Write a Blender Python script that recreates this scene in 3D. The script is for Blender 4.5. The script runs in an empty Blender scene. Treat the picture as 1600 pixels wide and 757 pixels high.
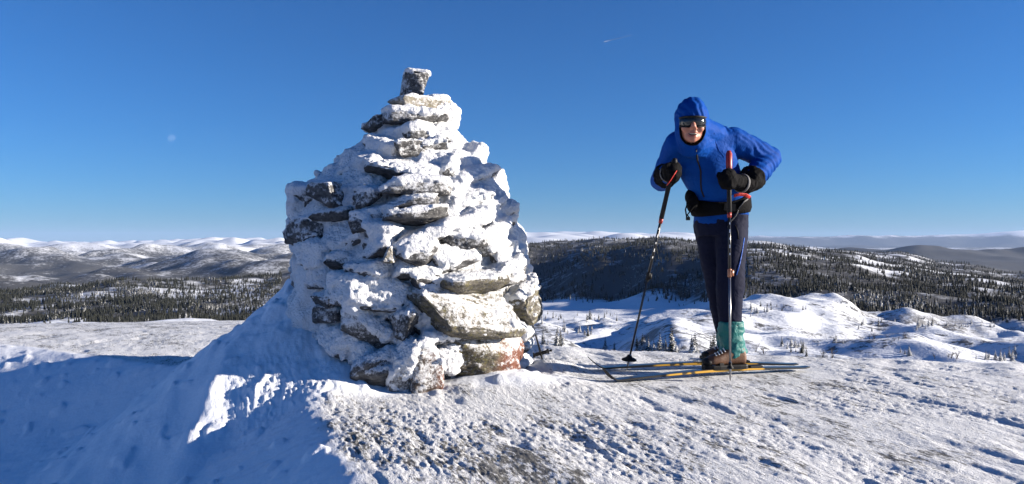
import bpy, bmesh, math, random
import numpy as np
from mathutils import Vector, Matrix

# ------------------------------------------------------------------ camera, sky, sun, exposure
scene = bpy.context.scene
COL = scene.collection
FPX = 1180.0                      # focal length in photo pixels (1600 wide)
CAM_Z = 0.80                      # metres above the ground where the skier stands
HOR = 380.0                       # photo row of eye level
HAZE = 1.15e-5
cam_data = bpy.data.cameras.new("camera")
cam = bpy.data.objects.new("camera", cam_data); COL.objects.link(cam)
cam_data.sensor_width = 36.0
cam_data.lens = 36.0 * FPX / 1600.0
cam_data.clip_start = 0.05
cam_data.clip_end = 400000.0
cam.location = (0, 0, CAM_Z)
cam.rotation_euler = (math.radians(90) + math.atan((HOR - 378.5) / FPX), 0, 0)
scene.camera = cam

SUN_AZ, SUN_EL = math.radians(93.0), math.radians(14.5)      # azimuth clockwise from +Y
SUN = Vector((math.sin(SUN_AZ) * math.cos(SUN_EL), math.cos(SUN_AZ) * math.cos(SUN_EL), math.sin(SUN_EL)))
world = bpy.data.worlds.new("World"); scene.world = world; world.use_nodes = True
wt = world.node_tree
sky = wt.nodes.new("ShaderNodeTexSky"); sky.sky_type = 'NISHITA'; sky.sun_disc = False
sky.sun_elevation = SUN_EL; sky.sun_rotation = SUN_AZ
sky.altitude = 500; sky.air_density = 1.0; sky.dust_density = 0.0; sky.ozone_density = 10.0
wt.links.new(sky.outputs[0], wt.nodes["Background"].inputs[0])
wt.nodes["Background"].inputs[1].default_value = 0.053
sd = bpy.data.lights.new("sun", 'SUN'); sd.energy = 5.0; sd.angle = math.radians(0.53); sd.color = (1.0, 0.90, 0.77)
sun = bpy.data.objects.new("sun", sd); COL.objects.link(sun)
sun.rotation_euler = SUN.to_track_quat('Z', 'Y').to_euler(); sun.location = (20, -5, 20)
scene.view_settings.view_transform = 'Standard'
scene.view_settings.look = 'None'
scene.view_settings.exposure = 1.40
scene.view_settings.gamma = 1.0
scene.view_settings.use_curve_mapping = False
scene.cycles.volume_bounces = 0
scene.cycles.max_bounces = 6
scene.cycles.diffuse_bounces = 1
scene.cycles.use_denoising = True

# ------------------------------------------------------------------ numeric helpers
def P(px, py, D):
    """photo pixel at depth D -> world point"""
    return Vector(((px - 800.0) / FPX * D, D, CAM_Z + (HOR - py) / FPX * D))

def _h(ix, iy, iz, seed):
    h = (ix.astype(np.int64) * 374761393 + iy.astype(np.int64) * 668265263 + iz.astype(np.int64) * 2147483647 + seed * 1274126177) & 0xFFFFFFFF
    h = ((h ^ (h >> 13)) * 1274126177) & 0xFFFFFFFF
    h = ((h ^ (h >> 16)) * 2246822519) & 0xFFFFFFFF
    return (h ^ (h >> 15)) & 0xFFFFFFFF

_A = np.linspace(0, 2 * np.pi, 256, endpoint=False)
_GC, _GS = np.cos(_A), np.sin(_A)
def gn2(x, y, seed=0):
    ix = np.floor(x); iy = np.floor(y); fx = x - ix; fy = y - iy
    ux = fx * fx * fx * (fx * (fx * 6 - 15) + 10); uy = fy * fy * fy * (fy * (fy * 6 - 15) + 10)
    z = np.zeros_like(ix)
    def g(dx, dy):
        k = _h(ix + dx, iy + dy, z, seed) & 255
        return _GC[k] * (fx - dx) + _GS[k] * (fy - dy)
    a = g(0, 0); b = g(1, 0); c = g(0, 1); d = g(1, 1)
    return ((a + (b - a) * ux) * (1 - uy) + (c + (d - c) * ux) * uy) * 1.5

def fbm2(x, y, octv=4, seed=0, gain=0.5):
    s = 0; a = 1.0; t = 0
    for o in range(octv):
        s = s + a * gn2(x * 2 ** o + 17.3 * o, y * 2 ** o - 9.1 * o, seed + o); t += a; a *= gain
    return s / t

def vn3(p, seed=0):
    q = np.floor(p); f = p - q; u = f * f * (3 - 2 * f)
    ix, iy, iz = q[:, 0], q[:, 1], q[:, 2]
    def v(a, b, c): return _h(ix + a, iy + b, iz + c, seed) / 2147483648.0 - 1.0
    x00 = v(0,0,0) * (1 - u[:,0]) + v(1,0,0) * u[:,0]; x10 = v(0,1,0) * (1 - u[:,0]) + v(1,1,0) * u[:,0]
    x01 = v(0,0,1) * (1 - u[:,0]) + v(1,0,1) * u[:,0]; x11 = v(0,1,1) * (1 - u[:,0]) + v(1,1,1) * u[:,0]
    y0 = x00 * (1 - u[:,1]) + x10 * u[:,1]; y1 = x01 * (1 - u[:,1]) + x11 * u[:,1]
    return y0 * (1 - u[:,2]) + y1 * u[:,2]

def fbm3(p, octv=3, seed=0, gain=0.5):
    s = 0; a = 1.0; t = 0
    for o in range(octv):
        s = s + a * vn3(p * 2 ** o + 31.7 * o, seed + o); t += a; a *= gain
    return s / t

def sst(e0, e1, x):
    t = np.clip((x - e0) / (e1 - e0), 0, 1); return t * t * (3 - 2 * t)

def mesh_np(name, verts, faces, smooth=True):
    """faces: (n,3) or (n,4) int array"""
    me = bpy.data.meshes.new(name)
    verts = np.asarray(verts, np.float32); faces = np.asarray(faces, np.int32)
    n, k = faces.shape
    me.vertices.add(len(verts)); me.vertices.foreach_set("co", verts.ravel())
    me.loops.add(n * k); me.loops.foreach_set("vertex_index", faces.ravel())
    me.polygons.add(n)
    me.polygons.foreach_set("loop_start", np.arange(0, n * k, k, dtype=np.int32))
    me.polygons.foreach_set("loop_total", np.full(n, k, np.int32))
    me.update(calc_edges=True); me.validate()
    if smooth: me.polygons.foreach_set("use_smooth", np.ones(n, bool))
    return me

def attr(me, name, vals):
    a = me.attributes.new(name, 'FLOAT', 'POINT'); a.data.foreach_set("value", np.asarray(vals, np.float32))

def link(name, data, parent=None, mat=None):
    o = bpy.data.objects.new(name, data); COL.objects.link(o)
    if parent is not None: o.parent = parent
    if mat is not None and data is not None: data.materials.append(mat)
    return o

def tag(o, label=None, cat=None, group=None, kind=None):
    if label: o["label"] = label
    if cat: o["category"] = cat
    if group: o["group"] = group
    if kind: o["kind"] = kind
    return o

def vco(me):
    a = np.empty(len(me.vertices) * 3, np.float32); me.vertices.foreach_get("co", a); return a.reshape(-1, 3).astype(np.float64)
def vno(me):
    a = np.empty(len(me.vertices) * 3, np.float32); me.vertices.foreach_get("normal", a); return a.reshape(-1, 3).astype(np.float64)
def set_co(me, v):
    me.vertices.foreach_set("co", np.asarray(v, np.float32).ravel()); me.update()

def remesh(me, voxel, smooth=0, name="m"):
    """fuse the closed shells of a mesh into one skin"""
    o = bpy.data.objects.new("tmp", me); COL.objects.link(o)
    m = o.modifiers.new("r", 'REMESH'); m.mode = 'VOXEL'; m.voxel_size = voxel; m.use_smooth_shade = True
    if smooth:
        s = o.modifiers.new("s", 'SMOOTH'); s.iterations = smooth; s.factor = 0.5
    dg = bpy.context.evaluated_depsgraph_get(); dg.update()
    r = bpy.data.meshes.new_from_object(o.evaluated_get(dg)); r.name = name
    bpy.data.objects.remove(o); bpy.data.meshes.remove(me)
    r.materials.clear()
    r.polygons.foreach_set("use_smooth", np.ones(len(r.polygons), bool))
    return r

_ico = {}
def ico(sub):
    if sub not in _ico:
        bm = bmesh.new(); bmesh.ops.create_icosphere(bm, subdivisions=sub, radius=1.0)
        v = np.array([q.co[:] for q in bm.verts]); f = np.array([[w.index for w in p.verts] for p in bm.faces]); bm.free()
        _ico[sub] = (v, f)
    return _ico[sub]

class MB:
    """collects vertices and triangles/quads of one part"""
    def __init__(s): s.v = []; s.f = []; s.n = 0
    def add(s, v, f):
        s.v.append(np.asarray(v, float)); s.f.append([tuple(int(i) + s.n for i in q) for q in f]); s.n += len(v); return s
    def loft(s, rings, caps=True, seg=None):
        """rings: arrays (k,3) of equal length"""
        k = len(rings[0]); v = np.vstack(rings); f = []
        for i in range(len(rings) - 1):
            for j in range(k):
                a = i * k + j; b = i * k + (j + 1) % k; f.append((a, b, b + k, a + k))
        if caps:
            f.append(tuple(range(k - 1, -1, -1))); f.append(tuple(range((len(rings) - 1) * k, len(rings) * k)))
        return s.add(v, f)
    def tube(s, pts, rad, k=10, caps=True, up=None):
        """round or oval (ra, rb) tube along points; up = direction of the rb axis"""
        pts = [Vector(p) for p in pts]; rings = []
        if not hasattr(rad, '__len__'): rad = [rad] * len(pts)
        prev = None
        for i, p in enumerate(pts):
            d = (pts[min(i + 1, len(pts) - 1)] - pts[max(i - 1, 0)])
            if d.length < 1e-9: d = Vector((0, 0, 1))
            d.normalize()
            u = Vector(up) if up is not None else (prev if prev is not None else (Vector((0, 0, 1)) if abs(d.z) < .9 else Vector((0, 1, 0))))
            a = d.cross(u)
            if a.length < 1e-6: a = d.cross(Vector((1, 0.3, 0.2)))
            a.normalize(); b = a.cross(d).normalized(); prev = b
            r = rad[i]; ra, rb = r if hasattr(r, '__len__') else (r, r)
            rings.append(np.array([(p + a * (ra * math.cos(t)) + b * (rb * math.sin(t)))[:] for t in [2 * math.pi * j / k for j in range(k)]]))
        return s.loft(rings, caps)
    def blob(s, c, rad, rot=None, sub=3):
        v, f = ico(sub); q = v * np.array(rad)
        if rot is not None: q = q @ np.array(rot.to_3x3()).T
        return s.add(q + np.array(c), f)
    def box(s, c, half, rot=None):
        v = np.array([(x, y, z) for x in (-1, 1) for y in (-1, 1) for z in (-1, 1)], float) * np.array(half)
        if rot is not None: v = v @ np.array(rot.to_3x3()).T
        return s.add(v + np.array(c), [(0,1,3,2),(4,6,7,5),(0,4,5,1),(2,3,7,6),(0,2,6,4),(1,5,7,3)])
    def mesh(s, name, smooth=True):
        me = bpy.data.meshes.new(name)
        v = np.vstack(s.v); f = [q for g in s.f for q in g]
        me.from_pydata(v.tolist(), [], f); me.update()
        if smooth: me.polygons.foreach_set("use_smooth", np.ones(len(f), bool))
        return me
    def build(s, name, mat, parent=None, smooth=True, bevel=0):
        o = link(name, s.mesh(name, smooth), parent, mat)
        if bevel:
            b = o.modifiers.new("b", 'BEVEL'); b.width = bevel; b.segments = 2; b.limit_method = 'ANGLE'
        return o

# ------------------------------------------------------------------ materials
def new_mat(name):
    m = bpy.data.materials.new(name); m.use_nodes = True
    return m, m.node_tree, m.node_tree.nodes["Principled BSDF"]
def nd(nt, t, **kw):
    n = nt.nodes.new(t)
    for k, v in kw.items(): setattr(n, k, v)
    return n
def noise(nt, scale, detail=4, rough=0.55, vec=None, dim='3D', dist=0.0):
    n = nd(nt, "ShaderNodeTexNoise", noise_dimensions=dim)
    n.inputs["Scale"].default_value = scale; n.inputs["Detail"].default_value = detail; n.inputs["Roughness"].default_value = rough
    n.inputs["Distortion"].default_value = dist
    if vec is not None: nt.links.new(vec, n.inputs["Vector"])
    return n.outputs[0]
def math_n(nt, op, a, b=None, c=None, clamp=False):
    n = nd(nt, "ShaderNodeMath", operation=op, use_clamp=clamp)
    for i, v in enumerate((a, b, c)):
        if v is None: continue
        if hasattr(v, "links"): nt.links.new(v, n.inputs[i])
        else: n.inputs[i].default_value = v
    return n.outputs[0]
def ramp(nt, fac, stops):
    n = nd(nt, "ShaderNodeValToRGB"); e = n.color_ramp.elements
    while len(e) < len(stops): e.new(0.5)
    for q, (p, c) in zip(e, stops):
        q.position = p; q.color = (c, c, c, 1) if not hasattr(c, '__len__') else (*c, 1)
    nt.links.new(fac, n.inputs[0]); return n.outputs[0]
def mixc(nt, fac, a, b):
    n = nd(nt, "ShaderNodeMix", data_type='RGBA')
    for s, v in ((n.inputs[0], fac), (n.inputs[6], a), (n.inputs[7], b)):
        if hasattr(v, "links"): nt.links.new(v, s)
        elif hasattr(v, '__len__'): s.default_value = (*v, 1)
        else: s.default_value = v
    return n.outputs[2]
def bump(nt, h, strength, dist, nrm=None):
    n = nd(nt, "ShaderNodeBump"); n.inputs["Strength"].default_value = strength; n.inputs["Distance"].default_value = dist
    nt.links.new(h, n.inputs["Height"])
    if nrm is not None: nt.links.new(nrm, n.inputs["Normal"])
    return n.outputs[0]
def plain(name, col, rough=0.6, metal=0.0, var=0.15, scale=30, bmp=0.0, bscale=200, coat=0.0, spec=0.5):
    m, nt, b = new_mat(name)
    tc = nd(nt, "ShaderNodeTexCoord").outputs["Object"]
    n = noise(nt, scale, 4, vec=tc)
    d = tuple(c * (1 - var) for c in col); l = tuple(min(1, c * (1 + var)) for c in col)
    nt.links.new(mixc(nt, n, d, l), b.inputs["Base Color"])
    b.inputs["Roughness"].default_value = rough; b.inputs["Metallic"].default_value = metal
    b.inputs["Coat Weight"].default_value = coat; b.inputs["Specular IOR Level"].default_value = spec
    if bmp: nt.links.new(bump(nt, noise(nt, bscale, 3, vec=tc), bmp, 0.004), b.inputs["Normal"])
    return m
SNOW = (0.77, 0.80, 0.85)

# ------------------------------------------------------------------ the lie of the land
EDGE_X = [-400, 0, 250, 400, 560, 700, 850, 1100, 1600, 2100]
EDGE_Y = [22, 22, 22, 22, 16, 9, 5.9, 5.45, 5.05, 5.0]
EDGE_P = [510, 507, 503, 501, 505, 520, 543, 558, 572, 585]
# bearing columns: (depth in metres, photo row at which that ground lies)
LAND = {
 -300: [(60,640),(200,600),(500,545),(800,515),(1000,503),(1250,478),(1500,462),(1800,468),(2300,468),(3000,458),(3600,450),(4500,436),(6000,420),(8000,408),(11000,399),(15000,393),(22000,388),(35000,385),(60000,383)],
 0:    [(60,640),(200,600),(500,545),(800,512),(1000,500),(1250,472),(1500,455),(1800,463),(2300,466),(3000,456),(3600,447),(4500,432),(6000,417),(8000,407),(11000,398),(15000,392),(22000,387),(35000,384.5),(60000,383)],
 200:  [(60,640),(200,600),(500,545),(800,510),(1000,498),(1250,466),(1500,448),(1800,456),(2300,462),(3000,452),(3600,443),(4500,428),(6000,413),(8000,403),(11000,396),(15000,390),(22000,385),(35000,383),(60000,383)],
 400:  [(60,640),(200,600),(500,545),(800,510),(1000,496),(1250,466),(1500,447),(1750,433),(2100,446),(3000,447),(3600,440),(4500,425),(6000,410),(8000,400),(11000,393),(15000,387),(22000,382),(35000,382),(60000,383)],
 600:  [(60,640),(200,600),(500,545),(800,510),(1000,490),(1250,460),(1500,440),(1750,430),(2100,440),(3000,440),(3600,435),(4500,420),(6000,408),(8000,398),(11000,391),(15000,385),(22000,379),(35000,378),(60000,381)],
 820:  [(60,640),(150,562),(240,522),(340,512),(500,512),(700,500),(900,487),(1150,481),(1280,476),(1420,446),(1600,404),(1750,388),(1950,384),(2500,390),(4000,391),(8000,387),(14000,382),(22000,370),(28000,374),(45000,373),(60000,378)],
 950:  [(60,650),(150,578),(200,554),(255,522),(300,506),(345,512),(500,514),(700,500),(850,489),(1000,483),(1080,476),(1200,446),(1380,402),(1550,385),(1750,380),(2500,386),(4000,389),(8000,385),(14000,381),(22000,367),(28000,371),(45000,370),(60000,376)],
 1060: [(60,650),(150,550),(195,500),(240,487),(300,496),(500,508),(700,496),(850,482),(930,470),(1050,440),(1220,398),(1400,381),(1700,377),(2600,384),(4000,388),(8000,385),(14000,382),(22000,367),(28000,372),(45000,371),(60000,376)],
 1180: [(60,650),(150,560),(210,520),(290,490),(350,467),(410,474),(520,486),(640,480),(720,468),(820,444),(980,412),(1150,396),(1600,390),(2200,387),(3000,384),(3600,386),(6000,378),(9000,384),(16000,385),(26000,384),(40000,372),(60000,374)],
 1300: [(60,650),(150,564),(230,524),(300,500),(370,468),(420,494),(465,480),(540,498),(600,484),(680,462),(820,436),(1000,420),(1300,409),(1800,401),(2500,397),(3400,394),(5000,398),(9000,396),(14000,396.5),(18000,395),(36000,388.3),(40000,371),(60000,374)],
 1400: [(60,650),(150,568),(240,528),(340,512),(415,522),(455,481),(520,508),(580,494),(660,470),(800,446),(1000,432),(1300,420),(2000,405),(3000,399),(4300,402),(7000,403),(9500,401),(11500,399),(18000,395.5),(36000,388.3),(40000,371),(60000,375)],
 1500: [(60,650),(150,571),(240,534),(330,530),(420,531),(455,488),(520,524),(580,500),(680,474),(850,452),(1100,440),(1400,430),(1900,419),(2600,424),(6000,418),(8000,408),(10000,401),(11500,398),(18000,396),(36000,388.3),(40000,368),(60000,374)],
 1600: [(60,650),(150,574),(240,536),(340,534),(440,532),(500,530),(560,510),(650,485),(800,466),(1100,452),(1400,442),(1850,431),(2500,440),(6000,424),(8000,410),(10500,402),(12500,398),(18000,396),(34000,389),(39000,362),(60000,372)],
 1900: [(60,650),(150,580),(240,545),(340,538),(440,535),(500,530),(620,505),(900,470),(1400,446),(1850,440),(2500,445),(6000,430),(8000,418),(10500,386),(12500,398),(18000,392),(30000,380),(39000,358),(60000,372)],
}
_LX = np.array(sorted(LAND)); _LL = np.linspace(math.log(50), math.log(62000), 420)
_LT = []
for _x in _LX:
    q = np.array(LAND[int(_x)], float); zz = CAM_Z + (HOR - q[:, 1]) / FPX * q[:, 0]
    # interpolate the angle (rows), smooth, then heights follow
    r_ = np.interp(_LL, np.log(q[:, 0]), q[:, 1])
    k_ = np.array([1, 2, 3, 2, 1], float); k_ /= k_.sum()
    r_ = np.convolve(np.pad(r_, 2, mode='edge'), k_, 'valid'); _LT.append(r_)
_LT = np.array(_LT)

def bearing(x, y):
    az = np.arctan2(x, y); lim = math.radians(50)
    azc = np.clip(az, -lim, lim); r = np.hypot(x, y)
    px = 800 + FPX * np.tan(azc)
    back = np.clip((np.abs(az) - lim) / (math.pi - lim), 0, 1)
    return px * (1 - back) + 800 * back, r * np.cos(azc)

def land_row(px, Y):
    pxc = np.clip(px, _LX[0], _LX[-1] - 1e-3)
    i = np.clip(np.searchsorted(_LX, pxc, side='right') - 1, 0, len(_LX) - 2)
    t = (pxc - _LX[i]) / (_LX[i + 1] - _LX[i]); t = t * t * (3 - 2 * t)
    f = np.clip((np.log(np.maximum(Y, 1)) - _LL[0]) / (_LL[1] - _LL[0]), 0, len(_LL) - 1.001); j = f.astype(int); g = f - j
    a = _LT[i, j] * (1 - g) + _LT[i, j + 1] * g; b = _LT[i + 1, j] * (1 - g) + _LT[i + 1, j + 1] * g
    return a * (1 - t) + b * t

CAIRN = (-0.66, 4.90)
WA, WB = (0.36, -0.93), (0.93, 0.36)
def drift_parts(x, y):
    xe = np.interp(y, [1.0, 2.5, 3.4, 3.8, 4.2, 4.8, 6, 7.5], [0.15, -0.42, -0.82, -0.95, -1.15, -1.8, -3.4, -5.2])
    xe = xe + 0.05 * gn2(y * 3.1, y * 0 + 3.3, 71) + 0.02 * gn2(y * 11, y * 0, 72)
    s = np.maximum(xe - x, 0)
    fade = 1 - sst(4.6, 6.8, y)
    dep = (0.50 * (np.sqrt(s * s + 0.02) - 0.1414)); dep = 0.85 * (1 - np.exp(-dep / 0.85 * 1.2)) * fade
    return s, dep
def ground(x, y, detail=True):
    """height of the land at x, y (arrays)"""
    px, Y = bearing(x, y)
    e = np.interp(px, EDGE_X, EDGE_Y); pe = np.interp(px, EDGE_X, EDGE_P)
    e = e * (1 + 0.035 * gn2(px / 60.0, px * 0 + 1.5, 5) * (px > 700))
    ze = CAM_Z + (HOR - pe) / FPX * e
    t = np.clip((Y - 4.4) / np.maximum(e - 4.4, 0.3), 0, 1)
    zp = ze * t ** 1.25
    d = np.maximum(Y - e, 0)
    zext = zp - (np.sqrt(d * d + 0.36) - 0.6) * 0.42
    zt = CAM_Z + (HOR - land_row(px, Y)) / FPX * Y
    # rolling relief: each wavelength only where it is small against the distance
    if detail:
        r = np.hypot(x, y); AMP = [0.050, 0.045, 0.042, 0.060, 0.050, 0.030, 0.020]
        for o, L in enumerate([40, 90, 200, 450, 1000, 2200, 4800]):
            w = sst(2.2 * L, 5.0 * L, r)
            if o == 0: w = w * (1 - sst(1500, 3000, r))
            if L <= 90: w = w * (1 - sst(2500, 6000, r))
            elif L <= 200: w = w * (1 - sst(9000, 16000, r))
            n = gn2(x / L + 3.1 * o, y / L - 7.7 * o, 40 + o)
            zt = zt + w * L * AMP[o] * (1 + (sst(2300, 3800, r) * np.where(px < 780, 0.9, np.where((px < 1130) & (r > 14000) & (L >= 1000), 0.5, -0.68)) if 200 <= L <= 2200 else 0)) * (n + 0.35 * np.abs(n))
        kn = sst(110, 170, r) * (1 - sst(520, 800, r)); k1 = gn2(x / 21 + 2, y / 42, 67)
        zt = zt + sst(120, 300, r) * (1 - sst(1500, 2500, r)) * 0.5 * fbm2(x / 11, y / 11, 2, 66) + kn * (3.1 * k1 + 1.2 * np.maximum(k1, 0) - 0.6 + 1.1 * gn2(x / 10, y / 13, 68) + 0.8 * np.abs(gn2(x / 16, y / 16, 69)))
        for hx, hy, hw, hd, hh in ((5300, 9600, 520, 480, 122), (6460, 9900, 780, 480, 112), (4700, 10400, 420, 500, 70), (7600, 9900, 700, 600, 120), (5900, 8900, 300, 300, 40)):
            zt = zt + hh * np.exp(-np.abs((x - hx) / hw) ** 2.6 - np.abs((y - hy) / hd) ** 2.2) * (1 + 0.25 * gn2(x / 300, y / 300, 93))
        zt = zt + sst(15000, 24000, r) * (1 - np.abs(gn2(x / 2600.0, y / 2600.0, 92)) * 2) * 60
    w = sst(np.log(e * 1.25), np.log(95.0), np.log(np.maximum(Y, 1)))
    z = zext * (1 - w) + zt * w
    near = 1 - sst(18, 30, np.hypot(x, y))
    # snow hollow and drift left of the cairn
    s, dep = drift_parts(x, y)
    z = z - dep * near
    dx = x + 1.28; dxe = np.where(dx < 0, dx * 1.22, dx * 0.95); dy = y - 5.0; dye = np.where(dy < 0, dy, dy * 1.5)
    dist = np.sqrt(dxe ** 2 + dye ** 2 + 0.03)
    cone = 0.70 - 0.66 * dist + 0.05 * np.exp(-((x + 1.55 + 0.12 * (y - 3.6)) / 0.10) ** 2) * sst(4.6, 4.0, y)
    cone = cone + 0.035 * fbm2(x * 2.5, y * 2.5, 3, 12) + 0.012 * gn2(x * 9 + y * 3, y * 4 - x * 2, 15)
    cone = cone + (1 - sst(0.45, 1.0, dist)) * (0.040 * np.maximum(fbm2(x * 6.5, y * 6.5, 3, 16), 0) + 0.016 * fbm2(x * 17, y * 17, 2, 17))
    h = np.clip(0.5 + 0.5 * (cone - z) / 0.10, 0, 1); z = z * (1 - h) + cone * h + 0.10 * h * (1 - h)
    # apron of blown snow at the foot of the cairn
    z = z + 0.075 * np.exp(-(((x + 0.10) / 0.42) ** 2 + ((y - 4.28) / 0.26) ** 2)) + 0.05 * np.exp(-(((x + 0.95) / 0.2) ** 2 + ((y - 4.05) / 0.2) ** 2))
    z = z + 0.06 * np.exp(-(((x - 0.22) / 0.18) ** 2 + ((y - 4.85) / 0.16) ** 2))
    if detail:
        crust = crust_mask(x, y)
        a = x * WA[0] + y * WA[1]; b = x * WB[0] + y * WB[1]
        n0 = fbm2(a * 0.9, b * 2.0, 3, 20); n1 = fbm2(a * 2.4, b * 7.5, 3, 21); wq = 0.05 * gn2(x * 6, y * 6, 27); n2 = 0.2 - np.abs(fbm2(a * 5 + wq * 6, b * 19 + wq * 10, 3, 22, 0.6)) + 0.6 * fbm2(a * 9, b * 24, 2, 28)
        pit = sst(0.16, 0.34, fbm2(a * 1.3 + 5, b * 4.2, 3, 23)); mod = 0.45 + 1.0 * sst(-0.3, 0.35, fbm2(a * 0.8, b * 1.7, 2, 26))
        pit2 = sst(0.10, 0.40, fbm2(a * 6.5, b * 11, 2, 24))
        n3 = 0.2 - np.abs(fbm2(a * 18, b * 50, 2, 25)) + 0.6 * fbm2(a * 24, b * 60, 2, 29)
        mic = 0.018 * n0 + 0.005 * n1 + mod * (0.0058 * n2 + 0.0052 * n3 - 0.002 * pit2) - 0.008 * pit
        sk = np.exp(-(np.maximum(np.abs(x - 1.2) - 0.7, 0) / 0.12) ** 2 - (np.maximum(np.abs(y - 4.62 - 0.2 * (x - 1.2)) - 0.22, 0) / 0.10) ** 2)
        mic = mic * (1 - 0.8 * sk) - 0.004 * sk
        z = z + near * crust * mic
        z = z + near * (1 - crust) * (0.03 * fbm2(x * 1.3, y * 1.6, 3, 30) + 0.006 * fbm2(x * 9, y * 9, 3, 31) + 0.018 * sst(0.30, 0.5, fbm2(x * 7, y * 7, 2, 33)))
        # popcorn snow on the sunlit shoulder of the drift
        nub = np.exp(-(((x + 1.22) / 0.32) ** 2 + ((y - 4.0) / 0.34) ** 2))
        z = z + nub * 0.016 * np.abs(fbm2(x * 30, y * 30, 2, 34)) * 2 - 0.01 * nub
    return z
def crust_mask(x, y):
    s, dep = drift_parts(x, y)
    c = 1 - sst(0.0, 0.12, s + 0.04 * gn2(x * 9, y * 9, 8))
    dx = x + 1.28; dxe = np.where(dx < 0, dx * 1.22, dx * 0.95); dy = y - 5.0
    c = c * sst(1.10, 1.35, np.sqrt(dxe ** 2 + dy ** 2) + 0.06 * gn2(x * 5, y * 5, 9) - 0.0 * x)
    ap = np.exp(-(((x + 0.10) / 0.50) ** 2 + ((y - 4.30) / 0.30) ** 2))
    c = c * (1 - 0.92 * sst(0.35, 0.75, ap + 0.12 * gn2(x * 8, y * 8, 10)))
    far = sst(6.0, 8.0, y); return np.clip(np.maximum(c, far * (1 - sst(0.2, 0.6, dep))), 0, 1)
def gz(x, y, detail=True):
    return float(ground(np.array([float(x)]), np.array([float(y)]), detail)[0])

def sheet(name, radii, azs, zoff=0.0):
    R, A = np.meshgrid(radii, azs, indexing='ij'); x = (R * np.sin(A)).ravel(); y = (R * np.cos(A)).ravel()
    z = ground(x, y) + zoff
    nr, na = len(radii), len(azs); I = np.arange(nr * na).reshape(nr, na)
    wrap = abs((azs[-1] - azs[0]) - 2 * math.pi) < 0.2
    J = np.concatenate([I, I[:, :1]], 1) if wrap else I
    f = np.stack([J[:-1, :-1], J[1:, :-1], J[1:, 1:], J[:-1, 1:]], -1).reshape(-1, 4)
    me = mesh_np(name, np.stack([x, y, z], 1), f[:, ::-1]); return me, x, y, z
def azimuths(step):
    h = math.radians(40); a = np.arange(-h, h, math.radians(step))
    b = np.linspace(h, 2 * math.pi - h, 70)[:-1]
    return np.concatenate([a, b])
def geo(a, b, k):
    n = int(math.log(b / a) / k) + 1; return np.exp(np.linspace(math.log(a), math.log(b), n))

# snow of the summit
near_r = np.concatenate([np.linspace(0.25, 2.0, 14)[:-1], geo(2.0, 6.6, 0.0045), geo(6.65, 24, 0.011)])
me, gx, gy, gz_ = sheet("snowy_ground", near_r, azimuths(0.108))
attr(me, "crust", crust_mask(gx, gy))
bare = np.exp(-(((gx + 0.05) / 0.55) ** 2 + ((gy - 2.75) / 0.55) ** 2)) * 0.9 + 0.12 * np.exp(-(((gx - 0.3) / 0.9) ** 2 + ((gy - 3.1) / 0.5) ** 2)) \
     + 0.75 * np.exp(-(((gx + 3.6) / 0.9) ** 2 + ((gy - 7.4) / 0.8) ** 2)) + 0.5 * sst(8, 12, gy) * (1 - sst(17, 21, gy)) + 0.6 * np.exp(-(((gx + 0.62) / 0.22) ** 2 + ((gy - 2.75) / 0.35) ** 2))
attr(me, "bare", np.clip(bare, 0, 1))
m, nt, b = new_mat("wind packed snow")
tc = nd(nt, "ShaderNodeTexCoord").outputs["Object"]
crust = nd(nt, "ShaderNodeAttribute", attribute_name="crust").outputs["Fac"]
bare_a = nd(nt, "ShaderNodeAttribute", attribute_name="bare").outputs["Fac"]
mp2 = nd(nt, "ShaderNodeMapping", vector_type='TEXTURE'); mp2.inputs["Rotation"].default_value = (0, 0, math.radians(21)); mp2.inputs["Scale"].default_value = (1.0, 3.2, 1.0); nt.links.new(tc, mp2.inputs[0])
st = mp2.outputs[0]
nA = noise(nt, 13, 6, 0.66, st); nB = noise(nt, 75, 4, 0.65, st); nC = noise(nt, 2.2, 3, 0.5, st)
f = math_n(nt, 'ADD', math_n(nt, 'MULTIPLY', nA, 0.50), math_n(nt, 'MULTIPLY', nB, 0.50))
f = math_n(nt, 'ADD', f, math_n(nt, 'MULTIPLY', math_n(nt, 'SUBTRACT', nC, 0.5), 0.35))
f = math_n(nt, 'ADD', f, math_n(nt, 'MULTIPLY', bare_a, 0.060))
f = math_n(nt, 'MULTIPLY', ramp(nt, f, [(0.535, 0.0), (0.605, 0.88)]), crust)
gcol = mixc(nt, noise(nt, 30, 3, 0.6, st), (0.014, 0.013, 0.012), (0.080, 0.072, 0.050))
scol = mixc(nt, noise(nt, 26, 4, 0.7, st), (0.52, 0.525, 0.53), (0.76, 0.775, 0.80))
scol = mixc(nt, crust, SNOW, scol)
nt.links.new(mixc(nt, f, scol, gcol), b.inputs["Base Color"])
b.inputs["Roughness"].default_value = 0.65; b.inputs["Specular IOR Level"].default_value = 0.3
hgt = math_n(nt, 'ADD', noise(nt, 60, 5, 0.72, st), math_n(nt, 'MULTIPLY', noise(nt, 150, 3, 0.6, tc), 0.5))
hsm = noise(nt, 14, 5, 0.55, tc)
bs = nd(nt, "ShaderNodeBump"); bs.inputs["Distance"].default_value = 0.022
nt.links.new(math_n(nt, 'MULTIPLY_ADD', crust, 0.55, 0.10), bs.inputs["Strength"]); nt.links.new(hgt, bs.inputs["Height"])
nt.links.new(bump(nt, math_n(nt, 'ADD', hsm, math_n(nt, 'MULTIPLY', noise(nt, 70, 3, 0.6, tc), 0.25)), 0.28, 0.03, bs.outputs[0]), b.inputs["Normal"])
tag(link("snowy_ground", me, None, m), "wind-packed snow with dark grass and rock showing on the summit", kind="structure")

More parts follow.
